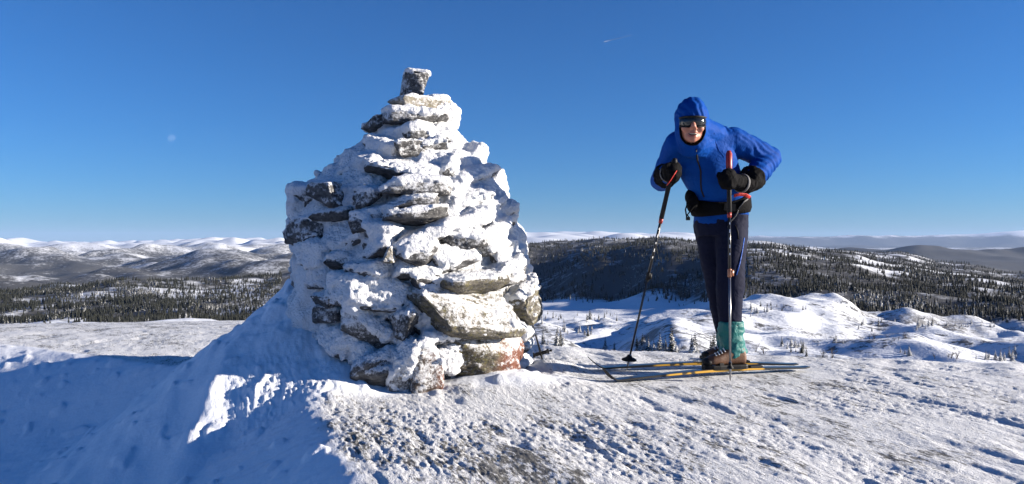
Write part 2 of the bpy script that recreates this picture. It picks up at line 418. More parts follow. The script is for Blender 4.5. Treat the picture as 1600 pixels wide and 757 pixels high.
# the land beyond, out to the horizon
far_r = np.concatenate([geo(23.0, 100, 0.03)[:-1], geo(100, 600, 0.011)[:-1], geo(600, 2200, 0.014)[:-1], geo(2200, 12000, 0.0098)[:-1], geo(12000, 61000, 0.014)])
me, fx, fy, fz = sheet("terrain", far_r, azimuths(0.16), -0.03)
fpx, fY = bearing(fx, fy); fr = np.hypot(fx, fy)
def forest_mask(px, Y, x, y):
    n = fbm2(x / 160, y / 160, 3, 81); n2 = fbm2(x / 45, y / 45, 2, 82)
    left = sst(780, 900, Y) * (1 - sst(2100, 2600, Y)) * (px < 740)
    clear = np.exp(-(((px - 330) / 110) ** 2 + ((Y - 1330) / 170) ** 2)) + 0.8 * np.exp(-(((px - 150) / 80) ** 2 + ((Y - 2050) / 260) ** 2))
    left = left * np.clip(1 - 0.55 * clear, 0.1, 1)
    y0 = np.interp(px, [740, 820, 950, 1060, 1180, 1300, 1450, 1600], [1260, 1260, 1070, 920, 700, 570, 540, 540])
    right = sst(y0 * 0.93, y0 * 1.06, Y) * (1 - sst(3300, 3900, Y)) * (px >= 740)
    gaps = np.where(px > 1090, 1.0, 0.25) * sst(0.04, 0.24, n + 0.35 * n2) * sst(y0 * 1.35, y0 * 1.8, Y)
    right = right * (1 - 0.88 * gaps)
    return np.clip(left * (1 - 0.5 * sst(0.15, 0.35, n + 0.3 * n2)) + right, 0, 1)
FM = forest_mask(fpx, fY, fx, fy)
# woods too far off to show their trees: colour of the ground cover
n1 = fbm2(fx / 900, fy / 900, 4, 84); n3 = fbm2(fx / 220, fy / 220, 4, 85); n4 = fbm2(fx / 60, fy / 60, 3, 86)
relh = fz - (-210 + 40 * sst(6000, 16000, fY))
farw = sst(2100, 2900, fr) * np.clip(0.90 - 0.0022 * np.maximum(relh - 20, 0) - 0.35 * sst(0.0, 0.4, 0.6 * n3 + 0.6 * n1) - 0.42 * sst(6500, 15000, fr) * (0.8 + 1.2 * n1), 0.03, 1)
farw = np.where((fpx > 1150) & (fr > 6500) & (fr < 15000), 1.15, farw)
farw = np.where((fpx > 1000) & (fr > 30000), np.clip(0.92 - sst(150, 620, fz + 260 * n1) * 0.95, 0.02, 0.92), farw)
farw = np.where((fpx <= 1150) & (fr > 17000), np.clip(farw * 0.5, 0, 1), farw)
by0 = np.interp(fpx, [740, 820, 950, 1060, 1180, 1300, 1450, 1600], [1260, 1260, 1070, 920, 700, 570, 540, 540])
brush = sst(by0 * 0.98, by0 * 1.05, fY) * (fpx > 760) * (1 - 0.75 * sst(by0 * 1.4, by0 * 1.9, fY)) * (1 - sst(1900, 2300, fY)) * 0.70
veg = np.clip(np.maximum.reduce([farw, FM * 0.80, brush * (0.75 + 0.9 * n4)]), 0, 1.3)
knoll = sst(100, 160, fr) * (1 - sst(560, 760, fr)) * (fpx > 700)
scrub = knoll * sst(0.02, 0.26, fbm2(fx / 26, fy / 26, 3, 87) + 0.25 * n3)
rockf = np.exp(-(((fpx - 1425) / 120) ** 4 + ((fY - 432) / 22) ** 2)); attr(me, "rock", np.clip(rockf, 0, 1)); attr(me, "knoll", knoll); attr(me, "veg", veg); attr(me, "scrub", scrub)  # rock cover of the ridge face; its dark colour also paints in shade
m, nt, b = new_mat("snow covered land")
geoN = nd(nt, "ShaderNodeNewGeometry"); pos = geoN.outputs["Position"]; nrm = geoN.outputs["Normal"]
va = nd(nt, "ShaderNodeAttribute", attribute_name="veg").outputs["Fac"]
sa = nd(nt, "ShaderNodeAttribute", attribute_name="scrub").outputs["Fac"]
ra_ = nd(nt, "ShaderNodeAttribute", attribute_name="rock").outputs["Fac"]
sep = nd(nt, "ShaderNodeSeparateXYZ"); nt.links.new(nrm, sep.inputs[0])
steep = ramp(nt, math_n(nt, 'ADD', sep.outputs[2], math_n(nt, 'MULTIPLY', math_n(nt, 'SUBTRACT', noise(nt, 0.12, 5, 0.7, pos), 0.5), 0.5)), [(0.72, 1.0), (0.82, 0.0)])
tex = noise(nt, 0.045, 6, 0.72, pos); tex2 = math_n(nt, 'ADD', math_n(nt, 'MULTIPLY', noise(nt, 0.009, 5, 0.7, pos), 0.6), math_n(nt, 'MULTIPLY', noise(nt, 0.0022, 4, 0.65, pos), 0.4))
vm = math_n(nt, 'ADD', va, math_n(nt, 'MULTIPLY', math_n(nt, 'SUBTRACT', math_n(nt, 'ADD', math_n(nt, 'MULTIPLY', tex, 0.6), math_n(nt, 'MULTIPLY', tex2, 0.5)), 0.55), 2.6))
vm = ramp(nt, vm, [(0.25, 0.0), (0.75, 0.97)])
vm = math_n(nt, 'MULTIPLY', vm, math_n(nt, 'GREATER_THAN', va, 0.02))
sc2 = math_n(nt, 'MULTIPLY', ramp(nt, noise(nt, 0.55, 5, 0.7, pos), [(0.52, 0.0), (0.62, 0.85)]), sa)
ka = nd(nt, "ShaderNodeAttribute", attribute_name="knoll").outputs["Fac"]
sc3 = math_n(nt, 'MULTIPLY', ramp(nt, math_n(nt, 'ADD', math_n(nt, 'MULTIPLY', noise(nt, 0.30, 5, 0.75, pos), 0.6), math_n(nt, 'MULTIPLY', noise(nt, 0.035, 3, 0.5, pos), 0.4)), [(0.532, 0.0), (0.585, 0.9)]), ka)
vm = math_n(nt, 'MAXIMUM', math_n(nt, 'MAXIMUM', vm, sc2), sc3)
vcol = mixc(nt, tex2, (0.022, 0.024, 0.027), (0.076, 0.074, 0.073))
rcol = mixc(nt, noise(nt, 0.4, 5, 0.7, pos), (0.035, 0.033, 0.032), (0.20, 0.19, 0.18))
steep = math_n(nt, 'MAXIMUM', steep, math_n(nt, 'MULTIPLY', ramp(nt, noise(nt, 0.16, 6, 0.75, pos), [(0.44, 0.0), (0.54, 1.0)]), ra_))
c1 = mixc(nt, vm, mixc(nt, noise(nt, 0.08, 5, 0.7, pos), (0.58, 0.61, 0.66), (0.76, 0.79, 0.84)), vcol)
nt.links.new(mixc(nt, math_n(nt, 'MULTIPLY', steep, 0.8), c1, rcol), b.inputs["Base Color"])
b.inputs["Roughness"].default_value = 0.8; b.inputs["Specular IOR Level"].default_value = 0.15
nt.links.new(bump(nt, noise(nt, 0.30, 5, 0.65, pos), 0.5, 1.2), b.inputs["Normal"])
tag(link("terrain", me, None, m), "rolling snowy hills, knolls and mountains out to the horizon", kind="structure")

# the fjord, one flat sheet of even pale colour
bm = bmesh.new()
vs = [bm.verts.new(v) for v in ((4000, 16500, -199), (22000, 16500, -199), (40000, 37500, -199), (9000, 37500, -199))]
bm.faces.new(vs); me = bpy.data.meshes.new("fjord"); bm.to_mesh(me); bm.free()
fm = plain("fjord white", (0.80, 0.82, 0.85), 0.5, var=0.04, scale=0.0004)
tag(link("fjord", me, None, fm), "pale fjord between the far wooded hills and blue mountains", kind="structure")

# ------------------------------------------------------------------ the cairn
PZ = [0.0, 0.05, 0.22, 0.385, 0.55, 0.717, 0.925, 1.13, 1.30, 1.42, 1.55, 1.64, 1.70]
PL = [0.80, 0.80, 0.80, 0.78, 0.77, 0.79, 0.79, 0.70, 0.50, 0.35, 0.23, 0.16, 0.10]
PR = [0.80, 0.80, 0.82, 0.83, 0.81, 0.77, 0.70, 0.58, 0.47, 0.35, 0.27, 0.21, 0.12]
def prof(z, phi):
    """cairn radius at height z in direction phi (0 = right, -90 deg = towards the viewer)"""
    l = np.interp(z, PZ, PL); r = np.interp(z, PZ, PR); k = (1 - np.cos(phi)) / 2
    return l * k + r * (1 - k)
def hit(px, py, inset=0.0):
    """where the line of sight through a photo pixel meets the cairn body"""
    d = Vector(((px - 800) / FPX, 1, (HOR - py) / FPX)); best = None
    for i in range(700):
        D = 3.9 + i * 0.003; p = Vector((0, 0, CAM_Z)) + d * D
        qx, qy = p.x - CAIRN[0], p.y - CAIRN[1]; rr = math.hypot(qx, qy); ph = math.atan2(qy, qx)
        e = rr - (float(prof(p.z, ph)) - inset)
        if best is None or e < best[0]: best = (e, p, ph)
        if e <= 0: return p, ph
    return best[1], best[2]

cairn = link("cairn", None); cairn.location = (CAIRN[0], CAIRN[1], 0)
tag(cairn, "tall cone-shaped cairn of stacked stones crusted with rime and snow", "cairn")

def rock_material(name, c0, c1, lichen, frost, red=0.0):
    m, nt, b = new_mat(name)
    g = nd(nt, "ShaderNodeNewGeometry"); pos = g.outputs["Position"]
    sp = nd(nt, "ShaderNodeSeparateXYZ"); nt.links.new(g.outputs["Normal"], sp.inputs[0])
    sx = nd(nt, "ShaderNodeMapping"); sx.inputs["Scale"].default_value = (1, 1, 2.2); nt.links.new(pos, sx.inputs[0])
    base = mixc(nt, ramp(nt, noise(nt, 22, 6, 0.65, sx.outputs[0]), [(0.35, 0.0), (0.68, 1.0)]), c0, c1)
    if lichen:
        l = ramp(nt, noise(nt, 38, 5, 0.7, pos), [(0.52, 0.0), (0.60, 1.0)])
        base = mixc(nt, math_n(nt, 'MULTIPLY', l, lichen), base, (0.17, 0.15, 0.055))
        l2 = ramp(nt, noise(nt, 70, 4, 0.7, pos), [(0.55, 0.0), (0.62, 1.0)])
        base = mixc(nt, math_n(nt, 'MULTIPLY', l2, lichen * 0.8), base, (0.30, 0.29, 0.26))
    if red:
        sy = nd(nt, "ShaderNodeSeparateXYZ"); nt.links.new(pos, sy.inputs[0])
        e = math_n(nt, 'ADD', sy.outputs[0], math_n(nt, 'MULTIPLY', noise(nt, 9, 4, 0.6, pos), 0.16))
        base = mixc(nt, ramp(nt, math_n(nt, 'ADD', e, 0.5 + red), [(0.47, 0.0), (0.55, 0.92)]), base, (0.135, 0.048, 0.030))
    # rime needles: more on top and towards the wind, speckled elsewhere
    f = math_n(nt, 'MULTIPLY', sp.outputs[2], 0.26)
    f = math_n(nt, 'ADD', f, math_n(nt, 'MULTIPLY', noise(nt, 52, 5, 0.72, pos), 0.95))
    f = math_n(nt, 'ADD', f, math_n(nt, 'MULTIPLY', noise(nt, 9, 4, 0.6, pos), 0.55))
    f = ramp(nt, math_n(nt, 'ADD', f, frost - 0.315), [(0.44, 0.0), (0.64, 0.85)])
    nt.links.new(mixc(nt, f, base, (0.78, 0.79, 0.81)), b.inputs["Base Color"])
    b.inputs["Roughness"].default_value = 0.85; b.inputs["Specular IOR Level"].default_value = 0.25
    h = math_n(nt, 'ADD', noise(nt, 60, 6, 0.7, sx.outputs[0]), math_n(nt, 'MULTIPLY', f, 0.35))
    nt.links.new(bump(nt, h, 0.8, 0.012), b.inputs["Normal"])
    return m
ROCKS = {
 'd': rock_material("dark grey stone", (0.030, 0.030, 0.033), (0.13, 0.13, 0.13), 0.0, 0.02),
 'f': rock_material("frosted stone", (0.035, 0.035, 0.038), (0.15, 0.15, 0.15), 0.0, 0.12),
 'g': rock_material("granite with lichen", (0.035, 0.033, 0.030), (0.17, 0.155, 0.13), 0.55, -0.02),
 'l': rock_material("pale lichen stone", (0.10, 0.09, 0.075), (0.34, 0.31, 0.26), 0.4, 0.0),
 'r': rock_material("red brown slab", (0.035, 0.033, 0.028), (0.17, 0.14, 0.10), 0.7, -0.01, red=0.001),
 'b': rock_material("dark stone with rusty edge", (0.035, 0.032, 0.030), (0.15, 0.11, 0.09), 0.0, 0.06, red=0.33),
}
STONES = []          # (verts, faces, snowiness) in world space, for the crust
rng = np.random.default_rng(11)
def stone(c, w, h, d, phi, roll=0.0, pitch=0.0, kind='d', snow=0.5, sub=5, square=0.55, seed=None, cuts=5, label=None):
    """a weathered slab: w along the wall, h high, d deep; phi = direction it faces"""
    r = np.random.default_rng(int(rng.integers(1e9)) if seed is None else seed)
    v, f = ico(sub); q = np.sign(v) * np.abs(v) ** square
    q = q / np.maximum(np.abs(q).max(1, keepdims=True) ** 0.35, 1e-6) * 0.97
    for _ in range(cuts):                                    # broken faces
        n = r.normal(size=3) * np.array([1, 1, 0.8]); n /= np.linalg.norm(n); k = r.uniform(0.62, 0.9)
        s = q @ n; over = np.maximum(s - k * 0.95, 0); q = q - np.outer(over * 0.92, n)
    q = q * np.array([w / 2, d / 2, h / 2]) * 1.06
    off = r.uniform(0, 90, 3); sz = min(w, h, d)
    nn = q / (np.linalg.norm(q, axis=1, keepdims=True) + 1e-9)
    q = q + nn * (fbm3(q * 5.5 + off, 2, 3) * 0.16 * sz + fbm3(q * np.array([18, 18, 34]) + off, 3, 7) * 0.095 * sz + fbm3(q * 55 + off, 3, 9, 0.65) * 0.0075)[:, None]
    # local axes: x along wall, -y outwards, z up
    out = Vector((math.cos(phi), math.sin(phi), 0)); R = Matrix.Rotation(phi + math.pi / 2, 3, 'Z') @ Matrix.Rotation(pitch, 3, 'X') @ Matrix.Rotation(-roll, 3, 'Y')
    q = q @ np.array(R).T + np.array(c)
    STONES.append((q, f, snow, phi))
    me = mesh_np("stone", q - np.array(cairn.location), f)
    o = link("stone", me, cairn, ROCKS[kind])
    if label: o["label"] = label
    return o

# stones one can pick out on the side that faces us: px, py, width, height (photo px), roll deg, stands proud (m), kind, snow, depth m
HERO = [
 (661,164,70,24, 4, 0.02,'l',.30,.24), (652,184,92,24,-3,0.02,'f',.60,.30), (703,185,22,34, 6,0.02,'f',.95,.22), (588,198,38,18,22,0.03,'d',.25,.20),
 (676,213,76,40,14,0.00,'d',.62,.30), (620,212,60,24,-12,0.00,'f',.95,.26), (640,230,44,26,10,0.05,'d',.35,.24), (682,238,46,40,25,0.01,'f',.85,.24), (716,232,34,40,40,0.0,'f',.98,.24),
 (585,235,60,34,-20,0.0,'f',.95,.28), (628,269,110,28,-2,0.05,'d',.62,.34), (703,262,42,30,12,0.02,'d',.60,.26), (745,258,44,36,36,0.01,'f',.95,.24), (556,262,56,36,-18,0.0,'f',.98,.28),
 (648,293,104,26,1,0.07,'f',.55,.34), (645,317,108,19,2,0.065,'d',.40,.34), (655,340,104,23,6,0.07,'d',.42,.32), (737,288,96,40,16,0.02,'f',.97,.32), (781,300,40,40,38,0.01,'f',.95,.24),
 (512,306,48,40,-4,0.03,'d',.30,.26), (508,335,58,22,3,0.02,'d',.35,.26), (460,322,46,58,-8,0.02,'f',.98,.24), (468,362,56,40,4,0.02,'d',.38,.26), (566,308,50,36,8,0.00,'d',.55,.28),
 (570,342,50,34,14,0.00,'d',.55,.26), (733,312,66,30,20,0.03,'f',.92,.28), (765,328,62,34,24,0.02,'f',.90,.26), (731,346,72,20,14,0.03,'f',.88,.26), (731,370,66,30,6,0.05,'d',.55,.28),
 (796,345,40,44,30,0.01,'f',.92,.24), (780,372,60,34,22,0.03,'f',.85,.26), (672,374,116,30,22,0.04,'f',.96,.30), (590,366,66,26,-6,0.03,'f',.92,.26), (592,392,64,30,-4,0.05,'d',.68,.30), (612,398,16,22,0,0.07,'l',.10,.10),
 (530,375,60,38,-6,0.01,'f',.95,.26), (478,400,60,34,-4,0.02,'f',.98,.24), (528,408,52,26,4,0.00,'d',.55,.24), (652,400,66,30,12,0.03,'d',.62,.26), (715,400,70,34,16,0.02,'f',.90,.28), (800,392,56,34,18,0.03,'f',.90,.26),
 (580,418,84,26,-3,0.03,'f',.80,.28), (648,428,80,28,-8,0.05,'f',.92,.28), (500,432,60,36,2,0.01,'f',.98,.24), (803,424,78,36,20,0.05,'d',.45,.30), (741,444,90,38,2,0.06,'g',.40,.32),
 (668,452,56,26,-14,0.04,'d',.70,.26), (568,460,112,48,-5,0.05,'f',.90,.32), (508,472,50,26,4,0.02,'d',.35,.24), (508,492,46,30,0,-0.03,'d',.25,.20), (738,491,156,68,-7,0.07,'g',.20,.40), (828,478,42,56,24,0.03,'g',.72,.26),
 (632,499,52,48,8,0.02,'d',.40,.28), (574,514,86,56,-24,0.03,'f',.72,.30), (672,506,44,34,30,-0.03,'f',.85,.24), (520,530,60,44,-30,0.0,'f',.97,.24), (708,528,100,18,4,0.02,'f',.95,.30),
 (768,552,142,66,-6,0.05,'r',.26,.40), (667,575,46,74,-4,0.07,'b',.40,.20), (632,576,34,76,-14,0.08,'f',.92,.18), (594,582,70,48,18,0.05,'d',.42,.26), (560,560,60,40,-10,0.0,'f',.97,.24), (826,516,30,30,10,0.01,'f',.85,.24), (700,560,40,50,0,-0.02,'f',.9,.24),
]
for (px, py, w, h, roll, proud, kind, sn, dep) in HERO:
    p, ph = hit(px, py); s = p.y / FPX
    o = Vector((math.cos(ph), math.sin(ph), 0)); fs = max(0.50, abs(math.sin(ph)))       # stones turned sideways look narrower than they are
    c = p + o * (proud + (0.032 if sn < 0.65 else 0.0) - dep / 2 + 0.01)
    stone(c, min(w * s / fs, w * s + 0.10) * 1.04, h * s * 1.08, dep, ph, math.radians(roll), math.radians(rng.uniform(-4, 8)), kind, sn)
# the block that crowns it
stone(P(648, 135, 4.88), 0.145, 0.160, 0.15, -math.pi / 2 + 0.35, math.radians(-4), 0.0, 'd', .42, square=0.35, seed=5, cuts=3, label="upright block balanced on the very top")
# the courses behind and between
for k, z in enumerate(np.arange(0.02, 1.62, 0.098)):
    R = float(prof(z, 1.57)); n = max(4, int(2 * math.pi * R / 0.27)); o = rng.uniform(0, 6)
    for i in range(n):
        ph = o + 2 * math.pi * i / n + rng.uniform(-.08, .08); ph = (ph + math.pi) % (2 * math.pi) - math.pi
        front = -2.95 < ph < -0.15
        dep = rng.uniform(.2, .28); rr = float(prof(z, ph)) - dep / 2 - (0.085 if front else 0.03) + rng.uniform(-.015, .015)
        stone((CAIRN[0] + rr * math.cos(ph), CAIRN[1] + rr * math.sin(ph), z + rng.uniform(-.01, .02)), rng.uniform(.22, .34), rng.uniform(.09, .13), dep, ph,
              rng.uniform(-.15, .15), rng.uniform(-.1, .1), 'd' if rng.random() < .5 else 'f', rng.uniform(.5, .95), sub=4 if front else 2)
# rubble heart
zz = np.linspace(-0.1, 1.66, 20); mb = MB()
mb.loft([np.array([(CAIRN[0] + max(.03, float(prof(z, t)) - .26) * math.cos(t), CAIRN[1] + max(.03, float(prof(z, t)) - .26) * math.sin(t), z) for t in np.linspace(0, 2 * math.pi, 24, endpoint=False)]) - np.array(cairn.location) for z in zz])
mb.build("rubble_core", ROCKS['d'], cairn)

# rime and snow grown over the stones
wind = np.array([0.55, -0.25, 0.15])
V = []; F = []; n0 = 0
for (q, f, sn, phi) in STONES:
    tri = q[f]; fn = np.cross(tri[:, 1] - tri[:, 0], tri[:, 2] - tri[:, 0]); vn = np.zeros_like(q)
    for k in range(3): np.add.at(vn, f[:, k], fn)
    vn /= np.linalg.norm(vn, axis=1, keepdims=True) + 1e-12
    lump = fbm3(q * 8.0, 3, 51); fine = fbm3(q * 26.0, 2, 52)
    s = 1.05 * vn[:, 2] + 0.38 * (vn @ wind) + 0.70 * lump + 0.28 * fine + (sn - 0.735) * 2.1
    t = -0.018 + 0.033 * sst(-0.30, 0.45, s) + 0.018 * sst(0.6, 1.6, s) * (0.6 + 0.8 * np.abs(lump))
    V.append(q + vn * t[:, None]); F.append(f + n0); n0 += len(q)
# snow packed into the gaps
zz = np.linspace(-0.05, 1.60, 150); tt = np.linspace(0, 2 * math.pi, 330, endpoint=False)
ZZ, TT = np.meshgrid(zz, tt, indexing='ij')
rr = prof(ZZ, TT)
pc = np.stack([CAIRN[0] + rr * np.cos(TT), CAIRN[1] + rr * np.sin(TT), ZZ], -1).reshape(-1, 3)
fil = -0.088 + 0.085 * fbm3(pc * 6.0, 3, 61) + 0.05 * fbm3(pc * 2.2, 2, 62) + 0.040 * np.clip(-(pc[:, 0] - CAIRN[0]) / 0.7, -0.3, 1) 
fil = fil + 0.075 * sst(0.10, 0.45, pc[:, 0] - CAIRN[0]) * sst(0.50, 0.9, pc[:, 2]) + 0.05 * sst(0.9, 1.2, pc[:, 2])
rr = np.maximum(rr.ravel() + fil, 0.02)
pc = np.stack([CAIRN[0] + rr * np.cos(TT.ravel()), CAIRN[1] + rr * np.sin(TT.ravel()), ZZ.ravel()], 1)
I = np.arange(pc.shape[0]).reshape(150, 330); J = np.concatenate([I, I[:, :1]], 1)
qf = np.stack([J[:-1, :-1], J[:-1, 1:], J[1:, 1:], J[1:, :-1]], -1).reshape(-1, 4)
tf = np.vstack([qf[:, [0, 1, 2]], qf[:, [0, 2, 3]]])
top, bot = len(pc), len(pc) + 1
pc = np.vstack([pc, [[CAIRN[0], CAIRN[1], 1.62]], [[CAIRN[0], CAIRN[1], -0.06]]])
cap = [(I[-1, i], I[-1, (i + 1) % 330], top) for i in range(330)] + [(I[0, (i + 1) % 330], I[0, i], bot) for i in range(330)]
V.append(pc); F.append(np.vstack([tf, np.array(cap)]) + n0)
me = remesh(mesh_np("rime_crust", np.vstack(V), np.vstack(F)), 0.0095, 1, "rime_crust")
co = vco(me); no = vno(me)
amp = 0.35 + 0.65 * sst(-0.25, 0.3, fbm3(co * 5, 2, 70))
co = co + no * ((0.016 * fbm3(co * 52, 2, 71, 0.8) + 0.016 * np.maximum(fbm3(co * 28 + 9, 2, 72), 0) + 0.016 * fbm3(co * 13, 2, 73)) * amp + 0.012 * fbm3(co * 6.5, 2, 74))[:, None]
set_co(me, co - np.array(cairn.location))
m, nt, b = new_mat("rime and snow")
pos = nd(nt, "ShaderNodeNewGeometry").outputs["Position"]
nt.links.new(mixc(nt, noise(nt, 60, 4, 0.7, pos), (0.66, 0.68, 0.71), (0.80, 0.81, 0.835)), b.inputs["Base Color"])
b.inputs["Roughness"].default_value = 0.7; b.inputs["Specular IOR Level"].default_value = 0.25
vor = nd(nt, "ShaderNodeTexVoronoi", feature='SMOOTH_F1'); vor.inputs["Scale"].default_value = 75; nt.links.new(pos, vor.inputs["Vector"])
h = math_n(nt, 'SUBTRACT', math_n(nt, 'ADD', noise(nt, 60, 5, 0.7, pos), math_n(nt, 'MULTIPLY', noise(nt, 200, 3, 0.6, pos), 0.4)), math_n(nt, 'MULTIPLY', vor.outputs["Distance"], 0.7))
nt.links.new(bump(nt, h, 0.8, 0.018), b.inputs["Normal"])
RIME = m
o = link("rime_crust", me, cairn, m); o["label"] = "lumpy white rime and snow grown over the stones"
print("crust faces", len(me.polygons), "stones", len(STONES))

# ------------------------------------------------------------------ the skier
from mathutils.bvhtree import BVHTree
def fabric(name, col, rough=0.55, wr=0.5, scale=16, sheen=0.0, spec=0.35):
    m, nt, b = new_mat(name); tc = nd(nt, "ShaderNodeTexCoord").outputs["Object"]
    n1 = noise(nt, scale, 3, 0.5, tc, dist=0.8); n2 = noise(nt, scale * 3.3, 3, 0.5, tc, dist=1.2)
    cr = math_n(nt, 'ABSOLUTE', math_n(nt, 'SUBTRACT', n1, 0.5)); cr2 = math_n(nt, 'ABSOLUTE', math_n(nt, 'SUBTRACT', n2, 0.5))
    h = math_n(nt, 'ADD', cr, math_n(nt, 'MULTIPLY', cr2, 0.35))
    nt.links.new(bump(nt, h, wr, 0.03), b.inputs["Normal"])
    nt.links.new(mixc(nt, noise(nt, 7, 3, 0.5, tc), tuple(c * .85 for c in col), tuple(min(1, c * 1.12) for c in col)), b.inputs["Base Color"])
    b.inputs["Roughness"].default_value = rough; b.inputs["Sheen Weight"].default_value = sheen; b.inputs["Specular IOR Level"].default_value = spec
    return m
JACKET = fabric("blue wind jacket", (0.002, 0.047, 0.25), 0.65, 0.42, 8, 0.0, 0.05)
TROUS = fabric("navy trousers", (0.008, 0.010, 0.026), 0.75, 0.45, 8, 0.0, 0.08)
GAITER = fabric("teal nylon", (0.003, 0.12, 0.115), 0.55, 0.4, 12)
BLACKF = fabric("black fabric", (0.004, 0.004, 0.005), 0.85, 0.3, 20, 0.0, 0.08)
GREYF = fabric("grey webbing", (0.10, 0.10, 0.105), 0.7, 0.2, 40)
BLACK = plain("black plastic", (0.008, 0.008, 0.009), 0.6, spec=0.2)
RED = plain("red plastic", (0.27, 0.016, 0.011), 0.45)
REDW = fabric("red webbing", (0.42, 0.020, 0.015), 0.6, 0.2, 40)
WHITE = plain("white plastic", (0.75, 0.75, 0.75), 0.4)
LEATHER = plain("brown leather", (0.10, 0.042, 0.018), 0.55, var=0.4, scale=22, bmp=0.3, bscale=120)
METAL = plain("brushed aluminium", (0.26, 0.26, 0.27), 0.3, 0.9, var=0.06)
ALU_D = plain("black anodised shaft", (0.020, 0.020, 0.022), 0.3, 0.3, var=0.1)
m, nt, b = new_mat("weathered skin"); SKIN = m
tc = nd(nt, "ShaderNodeTexCoord").outputs["Object"]
nt.links.new(mixc(nt, noise(nt, 34, 4, 0.6, tc), (0.28, 0.10, 0.065), (0.43, 0.19, 0.13)), b.inputs["Base Color"])
b.inputs["Roughness"].default_value = 0.5; b.inputs["Subsurface Weight"].default_value = 0.12; b.inputs["Subsurface Radius"].default_value = (0.012, 0.004, 0.002); b.inputs["Subsurface Scale"].default_value = 1.0
nt.links.new(bump(nt, noise(nt, 110, 3, 0.6, tc), 0.25, 0.003), b.inputs["Normal"])
MOUTH = plain("dark mouth", (0.05, 0.010, 0.010), 0.5)
LIP = plain("lips", (0.36, 0.11, 0.08), 0.45)
LENS, nt, b = new_mat("dark mirrored lens")
b.inputs["Base Color"].default_value = (0.045, 0.05, 0.055, 1); b.inputs["Metallic"].default_value = 0.75; b.inputs["Roughness"].default_value = 0.12

man = link("person", None); man.location = (1.33, 4.72, gz(1.33, 4.72, False)); MO = np.array(man.location)
tag(man, "skier in blue hooded jacket, dark visor and navy trousers leaning on two poles", "person")
def part(me, name, mat, parent=man):
    set_co(me, vco(me) - MO); return link(name, me, parent, mat)
pel, wai, che, uch, nek = P(1127,345,4.80), P(1126,315,4.79), P(1107,260,4.70), P(1098,230,4.63), P(1090,214,4.57)
HC = P(1081, 193.5, 4.48)
RS, RE, RW, RHd = P(1060,226,4.62), Vector((0.955,4.82,1.20)), Vector((0.950,4.60,1.225)), P(1051,270,4.48)
LS, LE, LW, LHd = P(1144,220,4.67), P(1201,248,4.76), P(1167,289,4.55), P(1138,281,4.45)
RHp, RK, RA = P(1107,352,4.86), P(1121,440,4.84), P(1138,548,4.88)
LHp, LK, LA = P(1144,350,4.77), P(1140,437,4.64), P(1142,545,4.64)
HR = Matrix.Rotation(math.radians(6), 3, 'X') @ Matrix.Rotation(math.radians(-8), 3, 'Z')       # head pose (looks at us, chin forward)
def hp(x, y, z): return HC + HR @ Vector((x, y, z))
def torso(mb, g):
    ax = Vector((0, 1, 0))
    pts = [P(1126,352,4.81), P(1126,332,4.80), wai, P(1119,290,4.76), che, P(1101,240,4.66), uch, P(1093,217,4.60)]
    rad = [(.165,.125), (.170,.130), (.163,.130), (.172,.138), (.182,.135), (.178,.125), (.150,.110), (.085,.085)]
    mb.tube(pts, [(a + g, b + g) for a, b in rad], 28, up=(0, 1, 0.25))
def arm(mb, S, E_, W, g, r=(.072, .060, .045)):
    mid = S.lerp(E_, .5); m2 = E_.lerp(W, .5)
    mb.tube([S.lerp(E_, -.08), S.lerp(E_, .1), mid, S.lerp(E_, .88), E_.lerp(m2, .1), m2, W], [r[0] * .9 + g, r[0] + g, (r[0] + r[1]) / 2 + g, r[1] + g, r[1] + g, (r[1] + r[2]) / 2 + g, r[2] + g], 18)
    mb.blob(S, (r[0] + g,) * 3); mb.blob(E_, (r[1] + g,) * 3)
def leg(mb, H, K, A, g, r, end=1.0):
    A2 = K.lerp(A, end)
    mb.tube([H + Vector((0, 0, .06)), H, H.lerp(K, .5), K.lerp(H, .08), K.lerp(A2, .12), K.lerp(A2, .5), A2], [r[0] + g, r[0] + g, (r[0] + r[1]) / 2 + g, r[1] + g, r[1] + g, r[2] + g, r[3] + g], 20)

# body: one skin from head to feet, fingers included
mb = MB(); torso(mb, -0.024)
arm(mb, RS, RE, RW, -0.022); arm(mb, LS, LE, LW, -0.022)
for H, K, A in ((RHp, RK, RA), (LHp, LK, LA)):
    leg(mb, H, K, A, -0.022, (.095, .070, .066, .058)); mb.tube([A, A + Vector((-.04, -.01, -.045)), A + Vector((-.13, -.03, -.062))], [.036, .034, .022], 12); mb.blob(A + Vector((.02, 0, -.04)), (.032, .03, .03))
for W, Hd in ((RW, RHd), (LW, LHd)):
    d = (Hd - W).normalized(); s_ = d.cross(Vector((0, 0, 1))).normalized(); u_ = s_.cross(d)
    mb.tube([W, W.lerp(Hd, .55), Hd], [.026, .028, .026], 12)
    for k, (o, L) in enumerate(((.021, .050), (.007, .056), (-.007, .052), (-.021, .042))):       # curled fingers
        q = Hd + u_ * o + s_ * .012; mb.tube([q, q + d * L * .55 + s_ * .004, q + d * L * .55 - s_ * .026, q + d * L * .1 - s_ * .030], [.0085, .0085, .008, .007], 8)
    mb.tube([Hd + u_ * .022, Hd + u_ * .040 - s_ * .012 + d * .012, Hd + u_ * .034 - s_ * .026 + d * .034], [.011, .010, .008], 8)
mb.tube([nek + Vector((0, .02, -.03)), hp(0, .015, -.06)], [.058, .052], 16)
def hb(c, rad): mb.blob(hp(*c), rad, HR.to_4x4())
hb((0, .012, .018), (.074, .092, .098)); hb((0, -.020, -.050), (.064, .066, .066)); hb((0, -.074, -.094), (.026, .020, .020)); hb((0, -.058, -.075), (.047, .030, .036))
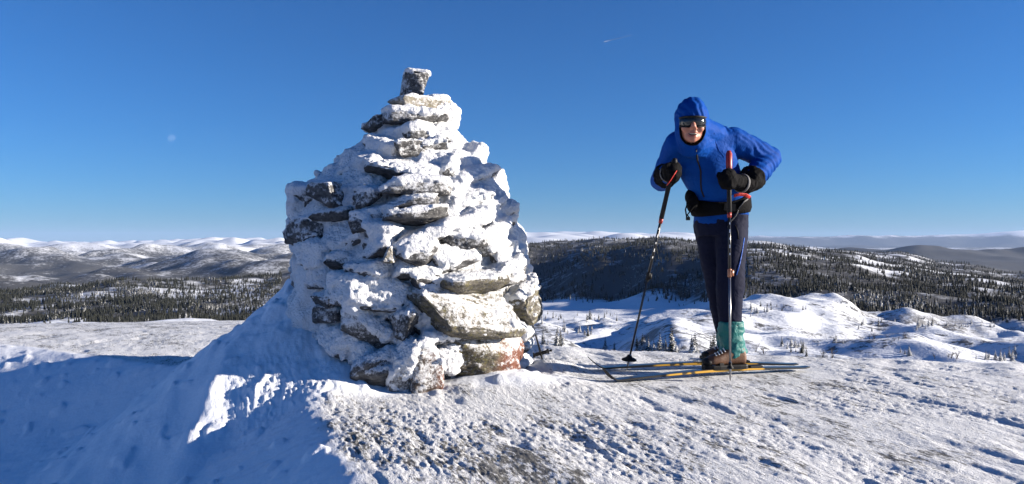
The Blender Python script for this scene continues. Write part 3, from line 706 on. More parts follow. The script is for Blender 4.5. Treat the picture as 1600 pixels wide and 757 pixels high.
hb((-.040, -.064, -.030), (.027, .024, .026)); hb((.040, -.064, -.030), (.027, .024, .026)); hb((0, -.082, .030), (.052, .018, .012))
mb.tube([hp(0, -.086, .018), hp(0, -.102, -.008), hp(0, -.112, -.030)], [.011, .0140, .0190], 12); hb((-.014, -.098, -.034), (.010, .011, .009)); hb((.014, -.098, -.034), (.010, .011, .009))
hb((0, -.093, -.0545), (.029, .010, .0065)); hb((0, -.089, -.0790), (.025, .011, .008))
for s in (-1, 1): hb((s * .076, .012, -.005), (.010, .020, .032))
body = remesh(mb.mesh("body"), 0.0072, 2, "body")
co = vco(body); loc = (co - np.array(HC)) @ np.array(HR)
set_co(body, co)
body.materials.append(SKIN); body.materials.append(LIP)
cen = np.empty(len(body.polygons) * 3, np.float32); body.polygons.foreach_get("center", cen); cl = (cen.reshape(-1, 3) - np.array(HC)) @ np.array(HR)
mi = ((np.abs(cl[:, 0]) < .031) & (np.abs(cl[:, 2] + .0665) < .016 - 5.0 * cl[:, 0] ** 2) & (cl[:, 1] < -.082)).astype(np.int32)
body.polygons.foreach_set("material_index", mi)
set_co(body, vco(body) - MO); bo = link("body", body, man)
# open smiling mouth and teeth
mm = MB(); mm.tube([hp(-.026, -.0905, -.062), hp(-.012, -.0975, -.0665), hp(.012, -.0975, -.0665), hp(.026, -.0905, -.062)], [(.004, .003), (.006, .0075), (.006, .0075), (.004, .003)], 10, up=(0, 0, 1)); part(mm.mesh("mouth"), "mouth", MOUTH, bo)
mm = MB(); mm.tube([hp(-.019, -.0965, -.0618), hp(-.009, -.1010, -.0635), hp(.009, -.1010, -.0635), hp(.019, -.0965, -.0618)], [(.003, .002), (.004, .003), (.004, .003), (.003, .002)], 10, up=(0, 0, 1)); part(mm.mesh("teeth"), "teeth", plain("teeth", (.40, .35, .28), .5), bo)
for s in (-1, 1):
    mm = MB(); mm.blob(hp(s * .031, -.072, .006), (.012,) * 3, sub=2); part(mm.mesh("eye"), "eye", WHITE, bo)

# jacket with hood
mb = MB(); torso(mb, 0.0); arm(mb, RS, RE, RW, 0.004, (.080, .068, .056)); arm(mb, LS, LE, LW.lerp(LE, .15), 0.006, (.080, .072, .062))
mb.tube([che, RS], [.11, .08], 16); mb.tube([uch, LS], [.10, .082], 16); mb.tube([P(1112,222,4.66), P(1135,215,4.68)], [.085, .085], 14)
def hbj(c, rad): mb.blob(hp(*c), rad, HR.to_4x4())
hbj((0, .028, .030), (.101, .122, .128)); hbj((0, .020, -.040), (.099, .105, .100)); hbj((.004, .030, .085), (.080, .095, .075))
mb.tube([hp(0, .015, -.05), hp(0.005, .035, -.10), nek.lerp(uch, .5)], [(.098, .095), (.105, .10), (.125, .105)], 20, up=(0, 1, 0))
mb.tube([hp(.03, .04, -.03), P(1118,214,4.64)], [.085, .085], 14)
jk = remesh(mb.mesh("jacket"), 0.0068, 5, "jacket")
co = vco(jk); no = vno(jk)
n1 = fbm3(co * np.array([9, 9, 15]), 2, 101); n2 = fbm3(co * np.array([22, 22, 30]) + 5, 2, 102)
armw = sst(1.36, 1.46, co[:, 0] + 0.15 * (co[:, 2] - 1.3))
# tight slanting creases on the bent sleeve, soft ones on the body
du = (LE - LS).normalized(); sl = co @ np.array([0.55, 0.35, 0.75]) ; cre = np.sin(sl * 150 + 5 * n1) 
co = co + no * (0.006 * n1 + (1 - np.abs(n2)) ** 3 * 0.0018 - 0.001 + armw * 0.0042 * cre * (0.6 + n1))[:, None]
hl = (co - np.array(HC)) @ np.array(HR)
hoodw = sst(-.02, .05, hl[:, 2]) * sst(.14, .10, np.linalg.norm(hl, axis=1) - .04)
co = co + no * (hoodw * 0.0028 * np.sin(hl[:, 0] * 160 + 6 * n1 + hl[:, 2] * 60))[:, None]
set_co(jk, co)
# face opening
bm = bmesh.new(); bm.from_mesh(jk)
Hi = np.array(HR); dele = []
for v in bm.verts:
    l = (np.array(v.co) - np.array(HC)) @ Hi
    if l[1] < -0.015 and (l[0] / .072) ** 2 + ((l[2] + .036) / (.090 if l[2] < -.036 else .070)) ** 2 < 1: dele.append(v)
bmesh.ops.delete(bm, geom=dele, context='VERTS')
edge_pts = [v.co.copy() for v in bm.verts if v.is_boundary]
bm.to_mesh(jk); bm.free()
jbvh = BVHTree.FromPolygons([v.co[:] for v in jk.vertices], [p.vertices[:] for p in jk.polygons])
jo = part(jk, "jacket", JACKET); jo["label"] = "blue hooded wind jacket with creased sleeves"
s_ = jo.modifiers.new("s", 'SOLIDIFY'); s_.thickness = 0.004; s_.offset = -1
def onto(bvh, px, py, lift=0.003):
    o = Vector((0, 0, CAM_Z)); d = Vector(((px - 800) / FPX, 1, (HOR - py) / FPX)).normalized(); h = bvh.ray_cast(o + d * 3.6, d)
    return (h[0] - d * lift) if h[0] is not None else None
# binding of the hood opening
ep = sorted([(math.atan2(*(((np.array(e) - np.array(HC)) @ Hi)[[2, 0]] + np.array([.036, 0]))), e) for e in edge_pts])
ang = np.array([a for a, _ in ep]); ept = np.array([e[:] for _, e in ep]); ring = []
for t in np.linspace(-math.pi, math.pi, 40, endpoint=False):
    w = np.exp(-((np.angle(np.exp(1j * (ang - t)))) / .12) ** 2) + 1e-9; ring.append((ept * w[:, None]).sum(0) / w.sum())
mb = MB(); mb.tube(ring + [ring[0]], .0042, 8); part(mb.mesh("hood_binding"), "hood_binding", BLACKF, jo)
zp = [onto(jbvh, *q) for q in ((1087,226),(1088,234),(1089,243),(1090,252),(1093,260),(1095,268),(1095,278),(1095,288),(1096,298),(1100,308))]; zp = [q for q in zp if q]
mb = MB(); mb.tube(zp, (.0052), 8); part(mb.mesh("zip"), "zip", BLACK, jo)
for pts in ([(1116,208),(1118,222),(1124,236),(1132,246)], [(1066,214),(1062,226),(1060,240)]):
    q = [onto(jbvh, *p, 0.0005) for p in pts]; q = [v for v in q if v]
    if len(q) > 2: mb = MB(); mb.tube(q, .002, 6); part(mb.mesh("seam"), "seam", JACKET, jo)

# trousers
mb = MB(); leg(mb, RHp, RK, RA, 0.0, (.098, .078, .072, .056), .78); leg(mb, LHp, LK, LA, 0.004, (.100, .082, .076, .060), .74)
mb.tube([P(1126,335,4.80), P(1126,352,4.81), P(1126,372,4.80)], [(.160, .122), (.168, .128), (.150, .115)], 24, up=(0, 1, 0))
trm = remesh(mb.mesh("trousers"), 0.0068, 4, "trousers"); co = vco(trm); no = vno(trm)
n1 = fbm3(co * np.array([10, 10, 7]), 2, 111); n2 = fbm3(co * np.array([16, 16, 26]) + 3, 2, 112)
co = co + no * (0.008 * n1 + (1 - np.abs(n2)) ** 3 * 0.003 - .002)[:, None]; set_co(trm, co)
tbvh = BVHTree.FromPolygons([v.co[:] for v in trm.vertices], [p.vertices[:] for p in trm.polygons])
to = part(trm, "trousers", TROUS)
for pts in ([(1163,372),(1160,392),(1156,412),(1151,430)],):
    q = [onto(tbvh, *p) for p in pts]; q = [v for v in q if v]
    if len(q) > 2: mb = MB(); mb.tube(q, .003, 6); part(mb.mesh("piping"), "piping", fabric("blue piping", (.03, .12, .5)), to)
q = [onto(tbvh, *p) for p in ((1149,352),(1153,362),(1154,374))]; q = [v for v in q if v]
if len(q) > 2: mb = MB(); mb.tube(q, .003, 6); part(mb.mesh("pocket_zip"), "pocket_zip", BLACK, to)

# gaiters and boots (near foot on the near ski, far foot on the far ski)
def foot(A, toe, heel, name_z, near):
    d = Vector((toe.x - heel.x, toe.y - heel.y, 0)); L = d.length; d.normalize(); sd_ = Vector((-d.y, d.x, 0)); z0 = name_z
    g = MB(); top = A + Vector((0, 0, .150)); 
    g.tube([top + Vector((0, 0, .02)), top, A + Vector((0, 0, .07)), A + Vector((.006, 0, .01)), Vector((A.x + .018, A.y, z0 + .075))], [(.070, .070), (.080, .077), (.072, .072), (.078, .074), (.090, .070)], 24, up=tuple(sd_))
    gm = remesh(g.mesh("gaiter"), .006, 2, "gaiter"); co = vco(gm); no = vno(gm); n = fbm3(co * np.array([14, 14, 30]), 2, 121); co = co + no * (0.013 * n + (1 - np.abs(fbm3(co * np.array([10, 10, 24]), 1, 122))) ** 3 * .005)[:, None]; set_co(gm, co); go = part(gm, "gaiter", GAITER)
    if near: go["label"] = "teal nylon gaiter above the boot"
    u = MB(); rings = []; prof_ = [(0.0, .030, .085), (.06, .040, .115), (.20, .042, .125), (.38, .042, .120), (.52, .043, .095), (.68, .048, .075), (.84, .047, .062), (.95, .038, .048), (1.0, .020, .030)]
    for t, w, hh in prof_:
        c = heel + d * (L * t); ring_ = []
        for k in range(20):
            a = 2 * math.pi * k / 20; cx, cz = math.cos(a), math.sin(a)
            ring_.append((c.x + sd_.x * w * cx, c.y + sd_.y * w * cx, z0 + .022 + hh * .5 + hh * .5 * (abs(cz) ** .7) * (1 if cz > 0 else -1)))
        rings.append(np.array(ring_))
    u.loft(rings); um = remesh(u.mesh("boot"), .006, 2, "boot"); bt = part(um, "boot", LEATHER)
    if near: bt["label"] = "brown leather ski boot with white laces"
    s = MB(); rings = []
    for t, w, hh in prof_:
        c = heel + d * (L * (t * 1.05 - .02)); w2 = w + .006
        rings.append(np.array([(c.x + sd_.x * a * w2, c.y + sd_.y * a * w2, z0 + zz_) for a, zz_ in ((-1, .002), (1, .002), (1.02, .020), (.95, .028), (-.95, .028), (-1.02, .020))]))
    s.loft(rings); part(s.mesh("sole", False), "sole", BLACK, bt)
    r_ = MB(); c = heel + d * (L * .93); r_.blob((c.x, c.y, z0 + .045), (.034, .046, .026)); part(r_.mesh("toe_cap"), "toe_cap", BLACK, bt)
    for k in range(4):
        c = heel + d * (L * (.50 + .07 * k)); w = .030; zt = z0 + .022 + np.interp(.50 + .07 * k, [q[0] for q in prof_], [q[2] for q in prof_]) + .002
        l = MB(); l.tube([c + sd_ * -w + Vector((0, 0, zt - .014 - c.z)), c + d * .008 + Vector((0, 0, zt - c.z + .002)), c + sd_ * w + d * .012 + Vector((0, 0, zt - .014 - c.z))], .0035, 6); part(l.mesh("lace"), "lace", WHITE, bt)
GZ = 0.0
def ski_z(p): return 0.012
foot(LA, P(1101, 575, 4.575), P(1163, 575, 4.625), 0.034, True)
foot(RA, P(1100, 568, 4.85), P(1160, 568, 4.89), 0.034, False)

# mittens
def mitten(W, Hd, E_, pole_dir, big, stripe=True):
    d = (Hd - W).normalized(); fo = (W - E_).normalized(); s_ = d.cross(pole_dir).normalized(); g = MB()
    g.blob(Hd, (.052, .050, .056)); g.blob(Hd + pole_dir * .024, (.046, .044, .040)); g.blob(Hd - pole_dir * .026, (.044, .042, .038)); g.blob(Hd + d * .022, (.044, .040, .046))
    g.tube([Hd - d * .02 + s_ * .030, Hd + s_ * .052 + pole_dir * .02, Hd + d * .034 + s_ * .038 + pole_dir * .030], [.026, .023, .018], 12)
    g.tube([Hd, W.lerp(Hd, .3)], [.048, .044], 16)
    g.tube([W.lerp(Hd, .45), W, W - fo * .05, W - fo * (.05 + big)], [.046, .052, .064 + big * .15, .076 + big * .15], 18)
    gm = remesh(g.mesh("mitten"), .006, 3, "mitten"); co = vco(gm); no = vno(gm); co = co + no * (0.006 * fbm3(co * 26, 2, 131) + (1 - np.abs(fbm3(co * 34, 2, 132))) ** 3 * .005)[:, None]; set_co(gm, co)
    o = part(gm, "mitten", BLACKF)
    if stripe:
        t = MB(); c = W.lerp(Hd, .28); nrm_ = d; a_ = nrm_.cross(Vector((0, 0, 1))).normalized(); b_ = nrm_.cross(a_)
        t.tube([c + a_ * (.055 * math.cos(q)) + b_ * (.055 * math.sin(q)) for q in np.linspace(0, 6.283, 25)], [(.004, .010)] * 25, 8, up=tuple(nrm_)); part(t.mesh("wrist_band"), "wrist_band", GREYF, o)
    return o
pole1_top, pole1_tip = P(1053, 256, 4.46), P(979, 579, 4.76)
pole2_top, pole2_tip = P(1139, 239, 4.47), P(1141, 595, 4.39)
d1 = (pole1_top - pole1_tip).normalized(); d2 = (pole2_top - pole2_tip).normalized()
mitten(RW, RHd, RE, d1, .03); mitten(LW, LHd, LE, d2, .045)
# sunglasses
sg = link("sunglasses", None, man)
def arc(r0, z0, z1, th, a0, a1, n, notch=0.0):
    mb = MB(); rings = []
    for i in range(n + 1):
        a = a0 + (a1 - a0) * i / n; nz = notch * math.exp(-(a / .17) ** 2); tap = 1 - .25 * (abs(a) / a1) ** 3
        q = []
        for rr, zz_ in ((r0, z0 * tap + nz), (r0 + .004, (z0 + z1) / 2), (r0 + th, z1 * tap), (r0 + th - .004, z1 * tap), (r0 - .002, (z0 + z1) / 2), (r0 - .004, z0 * tap + nz)):
            q.append((hp(math.sin(a) * rr * .80, -math.cos(a) * rr * 1.0 + .004, .010 + zz_))[:])
        rings.append(np.array(q))
    return mb.loft(rings)
part(arc(.108, -.034, .026, .002, -1.05, 1.05, 30, .024).mesh("lens"), "lens", LENS, sg)
part(arc(.110, .019, .031, .002, -1.10, 1.10, 30).mesh("frame"), "frame", BLACK, sg)
part(arc(.1095, -.038, -.031, .001, -1.05, 1.05, 30, .025).mesh("lower_rim"), "lower_rim", BLACK, sg)

# ------------------------------------------------------------------ waist pack
wp = link("waist_pack", None); wp.location = P(1126, 318, 4.79); WO = np.array(wp.location)
tag(wp, "black padded waist pack belted round the blue jacket", "waist pack")
def wpart(mb, name, mat, smooth=True):
    me = mb.mesh(name, smooth); set_co(me, vco(me) - WO); return link(name, me, wp, mat)
def torso_pt(a, py, g):
    c = P(np.interp(py, [290, 315, 332, 352], [1119, 1126, 1126, 1126]), py, np.interp(py, [290, 315, 332, 352], [4.76, 4.79, 4.80, 4.81])); return c + Vector(((.172 + g) * math.sin(a), -(.137 + g) * math.cos(a), 0))
mb = MB(); rings = []
for a in np.linspace(0, 2 * math.pi, 49):
    row = 319 + 8 * math.cos(a) - 4 * math.sin(a); hw = 9.5 + 5.0 * max(0, math.sin(a * 1.0) ** 2)
    rings.append(np.array([torso_pt(a, row - hw, .012)[:], torso_pt(a, row - hw * .5, .021)[:], torso_pt(a, row + hw * .5, .021)[:], torso_pt(a, row + hw, .012)[:], torso_pt(a, row + hw, -.004)[:], torso_pt(a, row - hw, -.004)[:]]))
mb.loft(rings, False); wpart(mb, "belt", BLACKF)
mb = MB(); mb.blob(P(1082, 318, 4.70), (.038, .05, .062)); mb.blob(P(1079, 308, 4.74), (.034, .06, .05)); o = wpart(mb, "side_pouch", BLACKF)
mb = MB(); q = [P(1074, 318, 4.66), P(1071, 328, 4.65), P(1073, 340, 4.65)]; mb.tube(q, [(.004, .010)] * 3, 8, up=(0, 1, 0)); wpart(mb, "strap", BLACKF)
mb = MB(); q = [P(1085, 322, 4.64), P(1078, 331, 4.64), P(1074, 336, 4.64), P(1077, 341, 4.64)]; mb.tube(q, [(.004, .009)] * 4, 8, up=(0, 1, 0)); wpart(mb, "strap", BLACKF)
mb = MB(); mb.box(P(1075, 342, 4.64), (.012, .007, .010)); wpart(mb, "buckle", BLACK, False)
mb = MB(); mb.box(torso_pt(0.05, 326, .028), (.034, .007, .022), Matrix.Rotation(.1, 3, 'Y')); wpart(mb, "buckle", BLACK, False)
mb = MB(); mb.tube([torso_pt(.35, 330, .022), torso_pt(.30, 338, .014), torso_pt(.12, 347, .010), torso_pt(.02, 356, .010)], [(.004, .011)] * 4, 8, up=(0, 1, 0)); wpart(mb, "strap_end", GREYF)
mb = MB(); mb.tube([torso_pt(.75, 314, .024), torso_pt(.55, 318, .025), torso_pt(.36, 328, .024)], [(.004, .022)] * 3, 8, up=(0, -1, .3)); wpart(mb, "side_wing", GREYF)

# ------------------------------------------------------------------ ski poles
def ski_pole(top, tip, label, red_grip, basket, shaft, parts_rot=0.0, strap=None, flake=False):
    e = link("ski_pole", None); e.location = tip; O = np.array(tip); d = (top - tip); L = d.length; d.normalize()
    tag(e, label, "ski pole", "ski poles")
    def at(t): return tip + d * t
    def pp(mb, name, mat, smooth=True):
        me = mb.mesh(name, smooth); set_co(me, vco(me) - O); return link(name, me, e, mat)
    m_ = MB(); m_.tube([at(L - .36), at(L - .355), at(L - .22), at(L - .12), at(L - .03), at(L)], [.010, .0145, .0135, .0155, .0165, .012], 14); pp(m_, "grip", BLACK)
    m_ = MB(); m_.tube([at(L - .03), at(L - .005), at(L + .012)], [.018, .018, .011], 14); pp(m_, "grip_top", RED if red_grip else BLACK)
    if red_grip: m_ = MB(); m_.tube([at(L - .11), at(L - .1), at(L - .005), at(L)], [.015, .018, .019, .012], 14); pp(m_, "grip_sleeve", RED)
    m_ = MB(); m_.tube([at(L - .385), at(L - .355)], [.012, .0135], 14); pp(m_, "collar", RED)
    m_ = MB(); m_.tube([at(.62), at(L - .36)], [.0085, .0085], 14); o = pp(m_, "upper_shaft", ALU_D)
    for k in range(5):
        w = MB(); t0 = L - .42 - .045 * k; w.box(at(t0) + Vector((0, -.0078, 0)), (.0028, .0016, .010 if k % 2 else .006), d.to_track_quat('Z', 'Y').to_matrix()); me = w.mesh("mark", False); set_co(me, vco(me) - O); link("mark", me, o, WHITE)
    m_ = MB(); m_.tube([at(.60), at(.605), at(.645), at(.65)], [.009, .0125, .0125, .009], 14); c_ = at(.625); m_.box(c_ + Vector((.012, -.004, 0)), (.010, .007, .017)); pp(m_, "clamp", BLACK if not strap else plain("bronze clamp", (.30, .12, .06), .4))
    m_ = MB(); m_.tube([at(.10), at(.62)], [.0062, .0072], 14); pp(m_, "lower_shaft", shaft)
    m_ = MB(); m_.tube([at(0), at(.012), at(.06), at(.11)], [.0022, .0045, .0065, .0078], 10); pp(m_, "tip", METAL if not flake else BLACK)
    c = at(.075); up = (Vector((0, 0, 1)) * .7 + d * .3).normalized() if not flake else d
    a_ = up.cross(Vector((0, 1, 0))).normalized(); b_ = up.cross(a_).normalized(); R_ = basket
    if flake:
        m_ = MB()
        for k in range(8):
            q = 2 * math.pi * k / 8; w_ = a_ * math.cos(q) + b_ * math.sin(q); x_ = a_ * -math.sin(q) + b_ * math.cos(q)
            m_.tube([c + w_ * .008, c + w_ * R_], [.007, .005], 6); m_.tube([c + w_ * R_ * .62 - x_ * .018, c + w_ * R_ * .72, c + w_ * R_ * .62 + x_ * .018], .005, 6); m_.blob(c + w_ * R_, (.009,) * 3, sub=2)
        m_.tube([c + (a_ * math.cos(q) + b_ * math.sin(q)) * R_ * .60 for q in np.linspace(0, 6.283, 25)], .0055, 6); pp(m_, "basket", BLACK)
    else:
        m_ = MB(); m_.tube([c - up * .006, c - up * .003, c + up * .004, c + up * .014, c + up * .03], [R_ * .96, R_, R_ * .9, R_ * .42, .011], 20, up=tuple(a_)); pp(m_, "basket", BLACK)
    if strap: m_ = MB(); m_.tube([Vector(s) for s in strap], [(.0025, .011)] * len(strap), 8, up=(0, -.6, 1)); pp(m_, "wrist_strap", REDW)
    return e
p1 = ski_pole(pole1_top + d1 * .02, pole1_tip, "black ski pole planted slantwise by the ski tips, in the hand nearer the cairn", False, .048, ALU_D, strap=None)
st_ = MB(); st_.tube([P(1057,268,4.425), P(1053,274,4.41), P(1048,282,4.415), P(1042,290,4.43)], [(.0025, .011)] * 4, 8, up=(0, -1, .4)); me = st_.mesh("wrist_strap"); set_co(me, vco(me) - np.array(p1.location)); link("wrist_strap", me, p1, REDW)
ski_pole(pole2_top, pole2_tip, "upright ski pole with red grip held in front of the skier's leg", True, .020, METAL, strap=[P(1147,306,4.45), P(1156,304,4.46), P(1165,305,4.47), P(1172,309,4.48)])
ski_pole(Vector((-0.10, 5.52, 1.10)), Vector((0.215, 5.12, -0.02)), "ski pole leaning behind the cairn with only its black basket showing", False, .072, ALU_D, flake=True)

# ------------------------------------------------------------------ skis
m, nt, b = new_mat("ski laminate"); SKIM = m
ux = nd(nt, "ShaderNodeSeparateXYZ"); nt.links.new(nd(nt, "ShaderNodeTexCoord").outputs["Object"], ux.inputs[0])
fx_ = math_n(nt, 'MULTIPLY_ADD', ux.outputs[0], 1.0, 0.5)
gold = ramp(nt, math_n(nt, 'ADD', ux.outputs[0], 0.0), [(0.30, 0.0), (0.33, 1.0), (0.985, 1.0), (1.0, 0.0)])
bars = ramp(nt, noise(nt, 7, 2, 0.5, nd(nt, "ShaderNodeTexCoord").outputs["Object"]), [(0.60, 0.0), (0.62, 1.0)])
colr = mixc(nt, bars, (0.52, 0.29, 0.035), (0.03, 0.028, 0.02))
nt.links.new(mixc(nt, gold, (0.016, 0.015, 0.014), colr), b.inputs["Base Color"]); b.inputs["Roughness"].default_value = 0.35
def ski(contact, tail, tipp, label):
    e = link("ski", None); e.location = (contact[0], contact[1], 0.0); tag(e, label, "ski", "skis")
    d = Vector((tail[0] - contact[0], tail[1] - contact[1], 0)); L = d.length; d.normalize(); s = Vector((-d.y, d.x, 0)); e.rotation_euler = (0, 0, math.atan2(d.y, d.x))
    R = e.rotation_euler.to_matrix().inverted(); tl = R @ (Vector(tipp) - e.location)
    # outline along the ski: (distance, half width, height of the middle)
    st = [(tl.x, .006, tl.z), (tl.x * .92, .018, tl.z * .88), (tl.x * .72, .030, tl.z * .60), (tl.x * .45, .034, tl.z * .27), (tl.x * .18, .034, tl.z * .05), (0, .033, 0)] + [(L * t, .033 - .006 * math.sin(math.pi * t), .014 * math.sin(math.pi * t)) for t in (.1, .2, .3, .4, .5, .6, .7, .8, .9, .97)] + [(L, .022, .004)]
    sx_ = np.interp
    def strip(y0, y1, lo, hi, a=0, b_=99):
        mb = MB(); rings = []
        for i, (x, w, z) in enumerate(st):
            if not (a <= i <= b_): continue
            th = np.interp(x, [tl.x, 0, L * .5, L], [.006, .010, .020, .008]); zz_ = z + .008; rings.append(np.array([(x, -w * y0, zz_ + th * lo), (x, w * y0, zz_ + th * lo), (x, w * y1, zz_ + th * hi), (x, -w * y1, zz_ + th * hi)]))
        return mb.loft(rings)
    strip(1, 1, 0.15, 0.85).build("core", SKIM, e, False)
    strip(1.02, 1.02, 0, 0.15).build("base", BLACK, e, False)
    strip(.98, .90, .86, 1.0).build("topsheet", plain("ski top", (.02, .02, .022), .3, coat=.3), e, False)
    mb = MB(); fx0 = 0.55 * L; mb.box((fx0 - .02, 0, .046), (.045, .030, .010)); mb.box((fx0 - .055, 0, .058), (.016, .034, .018)); mb.build("binding", BLACK, e, False, .003)
    mb = MB(); mb.box((fx0 + .20, 0, .040), (.045, .028, .006)); mb.build("heel_plate", BLACK, e, False, .002)
    mb = MB(); mb.blob((fx0 - .095, -.004, .050), (.030, .026, .014)); mb.build("snow_lump", RIME, e)
    return e
ski((.605, 4.350), (1.875, 4.790), P(940, 577, 4.33), "nearer ski with golden sidewall under the visible boot")
ski((.586, 4.765), (1.850, 4.905), P(919, 561, 4.74), "farther ski lying half hidden behind the boot and gaiter")

# ------------------------------------------------------------------ trees
def spruce_material(name, frost):
    m, nt, b = new_mat(name)
    g = nd(nt, "ShaderNodeNewGeometry"); pos = g.outputs["Position"]
    sp = nd(nt, "ShaderNodeSeparateXYZ"); nt.links.new(g.outputs["True Normal"], sp.inputs[0])
    up = math_n(nt, 'ABSOLUTE', sp.outputs[2])
    f = math_n(nt, 'ADD', math_n(nt, 'MULTIPLY', up, 0.35), math_n(nt, 'MULTIPLY', noise(nt, 0.012, 4, 0.6, pos), 0.9))
    f = math_n(nt, 'ADD', f, math_n(nt, 'MULTIPLY', noise(nt, 0.9, 3, 0.6, pos), 0.6))
    f = ramp(nt, math_n(nt, 'ADD', f, frost), [(0.86, 0.0), (1.12, 0.80)])
    col = mixc(nt, noise(nt, 1.7, 3, 0.6, pos), (0.010, 0.012, 0.011), (0.036, 0.038, 0.030))
    nt.links.new(mixc(nt, f, col, (0.62, 0.63, 0.65)), b.inputs["Base Color"])
    b.inputs["Roughness"].default_value = 0.8; b.inputs["Specular IOR Level"].default_value = 0.15
    return m
SPR = spruce_material("spruce needles with frost", -0.04)
SPR_FAR = spruce_material("distant spruce with frost", -0.06)
BARK = plain("bark", (0.06, 0.05, 0.04), 0.9, var=0.4, scale=6)
TWIG = plain("birch twigs", (0.085, 0.070, 0.062), 0.85, var=0.4, scale=5)

def spruce_crown(seed, layers=11, arms=9):
    """drooping whorls of needle sprays, height 1 m"""
    r = np.random.default_rng(seed); v = []; f = []
    for l in range(layers):
        t = l / (layers - 1); z = 0.10 + 0.86 * t; R = (0.21 * (1 - t) ** 0.85 + 0.012) * r.uniform(.8, 1.15); n = max(4, int(arms * (1 - 0.5 * t)))
        o = r.uniform(0, 6)
        for i in range(n):
            a = o + 2 * math.pi * i / n + r.uniform(-.25, .25); L = R * r.uniform(.65, 1.2); w = L * 0.36 + 0.012
            d = np.array([math.cos(a), math.sin(a), 0]); p = np.array([-math.sin(a), math.cos(a), 0]); dz = -0.35 * L - 0.01; base = np.array([0, 0, z + r.uniform(-.012, .012)]); k = len(v)
            v += [base + np.array([0, 0, .035]), base + d * L * .55 + p * w + np.array([0, 0, dz * .5]), base + d * L + np.array([0, 0, dz]), base + d * L * .55 - p * w + np.array([0, 0, dz * .5]), base + d * L * .5 + np.array([0, 0, dz * .2 + .022 + .04 * L])]
            f += [(k, k + 1, k + 4), (k + 1, k + 2, k + 4), (k + 2, k + 3, k + 4), (k + 3, k, k + 4), (k, k + 3, k + 2), (k, k + 2, k + 1)]
    k = len(v); v += [np.array([.012, 0, .93]), np.array([-.008, .010, .93]), np.array([-.008, -.010, .93]), np.array([0, 0, 1.02])]; f += [(k, k + 1, k + 3), (k + 1, k + 2, k + 3), (k + 2, k, k + 3)]
    me = mesh_np("crown", np.array(v), np.array(f), False); me.materials.append(SPR); return me
CROWNS = [spruce_crown(s, 10 + s % 3, 8 + s % 2) for s in range(5)]
tr = MB(); tr.tube([(0, 0, -.12), (0, 0, .12), (0.004, 0, .9)], [.016, .013, .003], 6); TRUNK = tr.mesh("trunk"); TRUNK.materials.append(BARK)
trnd = random.Random(4)
def spruce(x, y, h, label, group, wide=1.0, z=None):
    e = link("spruce_tree", None); e.location = (x, y, (gz(x, y) if z is None else z) - 0.05); e.rotation_euler = (0, 0, trnd.uniform(0, 6.28)); e.scale = (h * wide, h * wide, h)
    tag(e, label, "tree", group)
    link("crown", trnd.choice(CROWNS), e); link("trunk", TRUNK, e); return e
def shrub_mesh(seed):
    r = random.Random(seed); mb = MB()
    for i in range(9):
        a = r.uniform(0, 6.28); l = r.uniform(.55, 1); sp = r.uniform(.12, .5)
        p = [Vector((0.02 * math.cos(a), .02 * math.sin(a), -.1)), Vector((sp * .35 * math.cos(a), sp * .35 * math.sin(a), l * .5)), Vector((sp * math.cos(a), sp * math.sin(a), l))]
        mb.tube(p, [.018, .012, .004], 4)
        for j in range(7):
            t = r.uniform(.3, 1); q = p[1].lerp(p[2], (t - .3) / .7); d = Vector((math.cos(a + r.uniform(-1.4, 1.4)), math.sin(a + r.uniform(-1.4, 1.4)), r.uniform(.3, 1.2))).normalized() * r.uniform(.12, .32)
            mb.tube([q, q + d * .6 + Vector((0, 0, .02)), q + d], [.009, .006, .003], 3)
    me = mb.mesh("twigs", False); me.materials.append(TWIG); return me
SHRUBS = [shrub_mesh(s) for s in range(3)]
def shrub(x, y, h, label, group):
    e = link("birch_shrub", None); e.location = (x, y, gz(x, y) - 0.05); e.rotation_euler = (0, 0, trnd.uniform(0, 6.28)); e.scale = (h * 1.1, h * 1.1, h); tag(e, label, "shrub", group)
    link("twigs", trnd.choice(SHRUBS), e)

def land_at(px, py, lo=100, hi=4000):
    """first ground the line of sight through this photo pixel meets"""
    Y = np.exp(np.linspace(math.log(lo), math.log(hi), 500)); x = (px - 800) / FPX * Y
    z = ground(x, Y); rowz = HOR - (z - CAM_Z) / Y * FPX
    k = np.where(rowz <= py)[0]
    i = int(k[0]) if len(k) else int(np.argmin(rowz)); return float(x[i]), float(Y[i])
